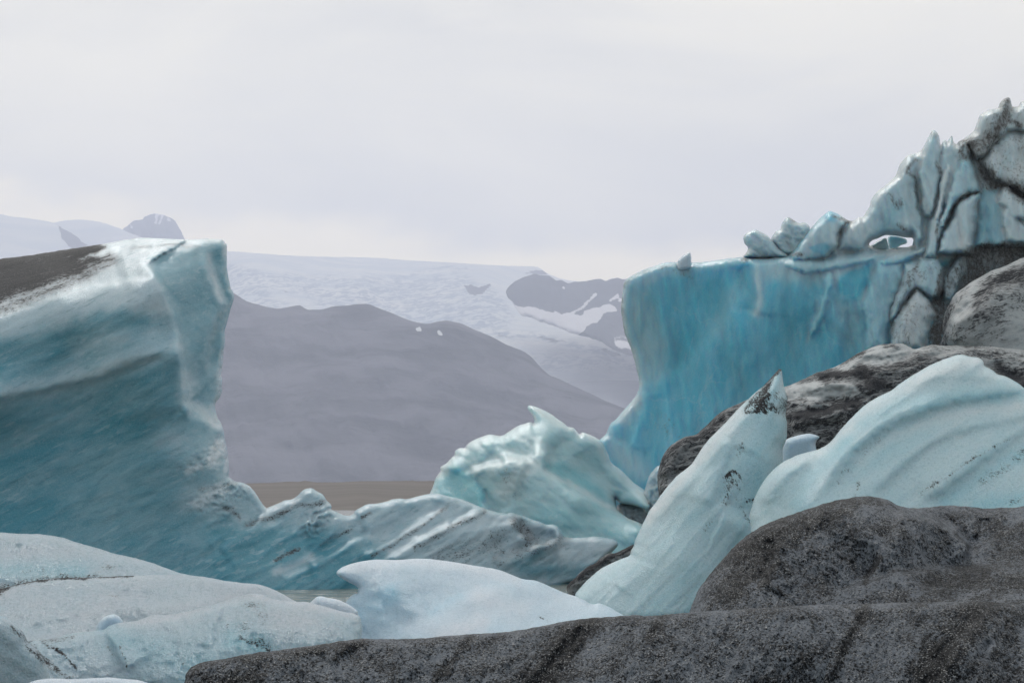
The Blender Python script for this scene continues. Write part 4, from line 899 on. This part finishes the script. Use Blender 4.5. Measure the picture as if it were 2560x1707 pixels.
b = solid('iceberg', N_OUT, 39.5, M_NEAR, R=0.32, w=30, B=1.5, jit=1.4, step=3.5, blue=0.35,
          ctl=[(70, 1605, -0.5), (250, 1575, -0.8), (450, 1533, -1.0), (620, 1485, -1.3), (750, 1505, -1.1), (900, 1560, -0.7), (100, 1680, 0.2), (300, 1640, 0), (500, 1600, 0), (640, 1560, -0.3), (800, 1580, -0.1), (300, 1740, 0.5), (700, 1680, 0.4)],
          steps=[([(262, 1573), (280, 1610), (300, 1650), (320, 1680)], -0.14, 40, 40), ([(75, 1605), (110, 1640), (150, 1670), (190, 1700)], 0.10, 26, 26), ([(560, 1505), (540, 1560), (530, 1620)], 0.06, 50, 40)],
          noise=[(0.09, 60, 60, 2, 4, False), (0.035, 12, 0, 1.5, 3, False)],
          blues=[('line', [(300, 1600), (420, 1640), (520, 1660)], 45, 0.75), ('line', [(580, 1600), (650, 1610)], 30, 0.85), ('line', [(300, 1555), (450, 1533), (620, 1486), (760, 1506), (890, 1536)], 14, 0.05), ('line', [(700, 1545), (830, 1570)], 30, 0.15)],
          dirts=[('line', [(70, 1602), (92, 1625), (115, 1650), (160, 1690), (180, 1705)], 11, 0.55), ('line', [(100, 1600), (135, 1620), (165, 1640), (190, 1668)], 5, 0.62), ('line', [(75, 1598), (140, 1596), (180, 1590)], 9, 0.38), ('line', [(598, 1590), (625, 1604), (645, 1610)], 5, 0.75),
                 ('line', [(605, 1560), (640, 1600)], 18, 0.34), ('line', [(620, 1500), (660, 1540)], 22, 0.26), ('line', [(298, 1612), (318, 1665)], 3, 0.5), ('line', [(270, 1615), (280, 1635)], 4, 0.4), ('line', [(655, 1600), (675, 1625)], 9, 0.4), ('line', [(448, 1630), (458, 1660)], 5, 0.36), ('line', [(570, 1560), (565, 1580)], 4, 0.36)])
tag(b, 'pale blue ice ridge with sprinkled black grit in the left foreground', 'iceberg')
b = solid('iceberg', [(-330, 1600), (-230, 1520), (-120, 1500), (0, 1535), (22, 1544), (46, 1565), (63, 1585), (68, 1604), (90, 1620), (109, 1640), (117, 1667), (128, 1699), (140, yw(36)), (-370, yw(36))], 37.5, M_NEAR, R=0.5, w=40, B=1.0, step=3.5, jit=1.2, blue=0.3,
          noise=[(0.05, 40, 30, 2, 3, False)], dirts=[('line', [(30, 1570), (60, 1590), (70, 1612)], 8, 0.5), ('line', [(80, 1620), (110, 1650)], 12, 0.55)])
tag(b, 'small rounded ice mound in the bottom left corner with a gritty edge', 'iceberg')
Z3 = lambda pts: px3(pts, 0, 1280, 3.672)
b = solid('ice_chunk', Z3([(870, 1140), (880, 1085), (890, 1040), (930, 975), (1000, 940), (1060, 935), (1105, 965), (1135, 1010), (1140, 1140)]), 40.8, M_FLOE, R=0.2, w=16, B=0.3, step=2.0, jit=0.5, blue=0.3)
tag(b, 'rounded glassy ice knob peeking over the pale blue ridge', 'ice chunk')
b = solid('ice_chunk', [(60, 1720), (68, 1707), (90, 1699), (122, 1695), (150, 1695), (185, 1697), (231, 1694), (272, 1692), (313, 1696), (349, 1699), (373, 1707), (390, 1720), (390, yw(33)), (60, yw(33))], 34, M_FLOE, R=0.3, w=20, B=0.6, step=3.0, jit=0.8, blue=0.1)
tag(b, 'flat white ice piece just showing at the bottom edge on the left', 'ice chunk')
b = solid('ice_chunk', [(740, 1545), (772, 1508), (789, 1493), (799, 1488), (823, 1494), (846, 1498), (872, 1510), (900, 1530), (910, yw(42)), (740, yw(42))], 43, M_FLOE, R=0.35, w=40, B=0.5, step=2.5, jit=2.0, blue=0.1)
tag(b, 'thin white ice flake beside the patch of open water', 'ice chunk')

# ------------------------------------------------------------------ white floe in the middle foreground
FLOE = [(841, 1436), (842, 1426), (858, 1416), (885, 1406), (929, 1398), (980, 1399), (1014, 1398), (1041, 1395), (1082, 1397), (1133, 1404), (1184, 1413), (1245, 1422), (1276, 1435), (1310, 1448), (1340, 1450), (1371, 1463), (1408, 1480), (1448, 1492), (1481, 1511), (1498, 1506),
        (1522, 1516), (1545, 1529), (1561, 1538), (1580, 1560), (1580, yw(45)), (830, yw(45)), (850, 1530), (865, 1503), (878, 1487), (895, 1480), (896, 1467), (865, 1451)]
b = solid('iceberg', FLOE, 47.5, M_FLOE, R=0.35, w=30, B=1.5, jit=1.0, step=3.5, blue=0.42,
          ctl=[(850, 1430, -0.6), (930, 1400, -1.4), (1080, 1398, -1.7), (1250, 1424, -1.6), (1400, 1480, -1.2), (1500, 1508, -0.6), (900, 1480, -0.4), (1000, 1450, -0.7), (1150, 1460, -0.8), (1000, 1530, 0), (1150, 1530, 0.2), (1350, 1530, 0), (1080, 1590, 0.9), (900, 1590, 0.2), (1500, 1560, 0.4)],
          steps=[([(1060, 1545), (1090, 1535), (1110, 1510), (1180, 1480), (1260, 1452), (1310, 1450)], 0.11, 60, 50), ([(1000, 1590), (1040, 1560), (1130, 1552), (1200, 1570)], 0.11, 50, 40), ([(1250, 1480), (1300, 1500), (1360, 1520), (1440, 1525)], 0.07, 40, 40),
                 ([(1310, 1575), (1350, 1555), (1440, 1540), (1500, 1512)], 0.12, 40, 30), ([(880, 1540), (920, 1510), (960, 1500)], 0.12, 40, 40)],
          noise=[(0.10, 70, 15, 2, 3, False), (0.008, 14, 0, 1.5, 3, False)], soft=7,
          blues=[('line', [(960, 1500), (980, 1480)], 20, 0.9), ('line', [(900, 1530), (960, 1500)], 20, 0.65), ('line', [(1080, 1530), (1150, 1490)], 14, 0.7), ('line', [(870, 1415), (1000, 1402), (1150, 1410), (1290, 1445)], 16, 0.1), ('line', [(1200, 1560), (1100, 1590)], 26, 0.0), ('line', [(1200, 1490), (1300, 1520)], 26, 0.1)],
          dirts=[('line', [(1350, 1542), (1372, 1550)], 4, 0.4), ('line', [(842, 1436)], 3, 0.4)])
tag(b, 'smooth white ice floe with an overhanging left lip in the middle foreground', 'iceberg')

# ------------------------------------------------------------------ ash covered iceberg in the right foreground
HUMP = [(1716, 1560), (1724, 1529), (1734, 1500), (1747, 1472), (1769, 1442), (1791, 1415), (1819, 1382), (1852, 1349), (1887, 1324), (1928, 1303), (1969, 1289), (2020, 1271), (2056, 1259), (2100, 1248), (2161, 1239), (2195, 1241), (2226, 1251), (2243, 1263), (2280, 1270), (2321, 1268), (2365, 1262), (2423, 1266),
        (2467, 1271), (2508, 1268), (2535, 1270), (2560, 1264), (2760, 1250), (2900, 1290), (3040, 1400), (3120, 1600), (1716, 1600)]
FRONT = [(440, 1760), (463, 1700), (463, 1686), (474, 1669), (496, 1657), (531, 1649), (572, 1645), (599, 1638), (640, 1630), (674, 1627), (742, 1618), (793, 1611), (844, 1603), (902, 1595), (932, 1597), (997, 1596), (1048, 1596), (1116, 1589), (1184, 1583), (1235, 1582), (1303, 1574), (1354, 1564), (1405, 1554),
         (1440, 1548), (1476, 1544), (1533, 1540), (1572, 1538), (1594, 1535), (1613, 1540), (1668, 1535), (1722, 1530), (1764, 1527), (1846, 1523), (1928, 1517), (2032, 1511), (2168, 1508), (2338, 1503), (2440, 1503), (2560, 1508), (2760, 1505), (2950, 1530), (3150, 1620), (3300, 1800), (3340, 1960), (440, 1960)]
rt, og = root('iceberg', 1900, 30)
tag(rt, 'dark ash covered iceberg with a rounded hump filling the right foreground', 'iceberg')
R7 = lambda pts: px3(pts, 1760, 1200, 2.94)
solid('hump', HUMP, 36, M_ASH, R=0.5, w=40, B=2.0, parent=rt, origin=og, jit=2.6, step=3.5, every=4.0, blue=0.5, dirt=0.41,
      ctl=[(1730, 1520, 0.0), (1800, 1405, -0.8), (1930, 1303, -1.6), (2160, 1240, -2.4), (2240, 1262, -2.4), (2400, 1266, -3.4), (2560, 1265, -3.6), (1850, 1450, 0.2), (2000, 1400, -0.3), (2000, 1480, 0.6), (2150, 1330, -0.9), (2250, 1340, -0.9), (2170, 1440, 0.1), (2350, 1420, -0.8), (2380, 1320, -2.4), (2500, 1350, -2.2), (2300, 1480, 1.0), (2560, 1480, 0.8), (1800, 1520, 0.8), (2700, 1400, -1.5)],
      steps=[(R7([(1420, 190), (1560, 250), (1720, 300), (1860, 380), (1930, 470), (1980, 560)]), 0.5, 60, 60), (R7([(1310, 480), (1280, 580), (1220, 680), (1160, 750)]), -0.16, 60, 30), (R7([(560, 440), (520, 560), (470, 680), (420, 790)]), -0.18, 60, 40),
             (R7([(900, 850), (1200, 750), (1400, 680), (1700, 650), (2000, 640), (2352, 620)]), 0.22, 50, 50), (R7([(1960, 480), (1930, 560), (1880, 640)]), 0.12, 20, 30), (R7([(2000, 290), (2010, 340), (2030, 400)]), 0.15, 30, 20)],
      noise=[(0.22, 80, 60, 2, 4, False), (0.09, 22, 60, 2, 4, True), (0.04, 8, 0, 1, 2, False)],
      dirts=[('poly', R7([(0, 760), (150, 520), (400, 330), (700, 200), (1100, 110), (1300, 150), (900, 330), (700, 480), (560, 600), (300, 860), (0, 960)]), 0.72, 16), ('line', R7([(1380, 380), (1560, 330), (1700, 420), (1600, 560)]), 34, 0.36), ('line', R7([(700, 600), (850, 700)]), 44, 0.48), ('line', R7([(500, 480), (480, 640), (430, 760)]), 16, 0.85), ('line', R7([(1290, 560), (1180, 740)]), 10, 0.8), ('line', R7([(1950, 490), (2050, 530)]), 9, 0.7),
             ('line', R7([(2000, 320), (2020, 400)]), 8, 0.75), ('line', R7([(1700, 760), (2300, 760)]), 30, 0.70), ('line', R7([(2100, 460), (2352, 480)]), 40, 0.5)])
solid('front_ridge', FRONT, 30, M_ASH, R=0.3, w=22, B=2.5, parent=rt, origin=og, jit=2.6, step=4.0, every=4.0, blue=0.5, dirt=0.41,
      ctl=[(470, 1680, -0.2), (700, 1624, -0.6), (900, 1597, -0.9), (1200, 1583, -1.1), (1440, 1548, -1.5), (1720, 1530, -1.3), (2168, 1508, -1.6), (2560, 1508, -1.8), (600, 1720, 0.3), (900, 1690, 0.1), (1200, 1680, 0), (1600, 1640, -0.1), (2000, 1600, -0.2), (2400, 1600, -0.2), (2000, 1720, 0.5), (2560, 1720, 0.5), (1000, 1900, 1.4), (2000, 1900, 1.6), (500, 1900, 1), (2700, 1900, 1.6)],
      steps=[([(900, 1598), (880, 1620), (850, 1640), (830, 1665)], 0.10, 40, 24), ([(1060, 1660), (1020, 1690), (980, 1720)], 0.08, 30, 20), ([(1450, 1550), (1420, 1600), (1370, 1650), (1320, 1720)], 0.10, 60, 50), (R7([(1180, 920), (1120, 1080), (1040, 1240), (960, 1420), (900, 1500)]), 0.07, 40, 30),
             (R7([(2100, 930), (2000, 1050), (1850, 1200), (1750, 1400)]), -0.12, 60, 60), (R7([(240, 1280), (180, 1400), (100, 1500)]), -0.12, 24, 24), (R7([(2130, 1180), (2080, 1280), (2020, 1390)]), -0.12, 24, 18), (R7([(1250, 940), (1700, 915), (2000, 900), (2352, 915)]), 0.05, 30, 30)],
      noise=[(0.12, 90, 115, 3, 4, False), (0.08, 24, 115, 2.5, 4, True), (0.035, 8, 0, 1, 2, False)],
      dirts=[('line', [(1470, 1545), (1410, 1610), (1340, 1710)], 36, 0.95), ('line', R7([(2080, 920), (1850, 1150), (1650, 1450)]), 44, 1.0), ('line', R7([(1180, 940), (1000, 1300), (900, 1490)]), 14, 0.92), ('line', [(1180, 1590), (1130, 1650), (1080, 1710)], 12, 0.8), ('line', [(880, 1602), (840, 1650)], 8, 0.85), ('line', [(1660, 1545), (1620, 1590)], 16, 0.78), ('line', [(2540, 1540), (2470, 1640)], 20, 0.8), ('line', R7([(700, 1300), (820, 1200)]), 60, 0.52), ('line', R7([(2200, 1100), (2300, 1300)]), 60, 0.50), ('line', [(560, 1640), (700, 1630), (900, 1605)], 20, 0.66),
             ('line', R7([(230, 1290), (140, 1450)]), 9, 0.25), ('line', R7([(2120, 1190), (2040, 1360)]), 8, 0.25), ('line', [(880, 1625), (850, 1645)], 10, 0.45), ('line', [(1290, 1610), (1300, 1625)], 14, 0.45), ('line', [(500, 1690), (640, 1700)], 30, 0.72), ('line', [(950, 1670), (1000, 1690)], 40, 0.5)])
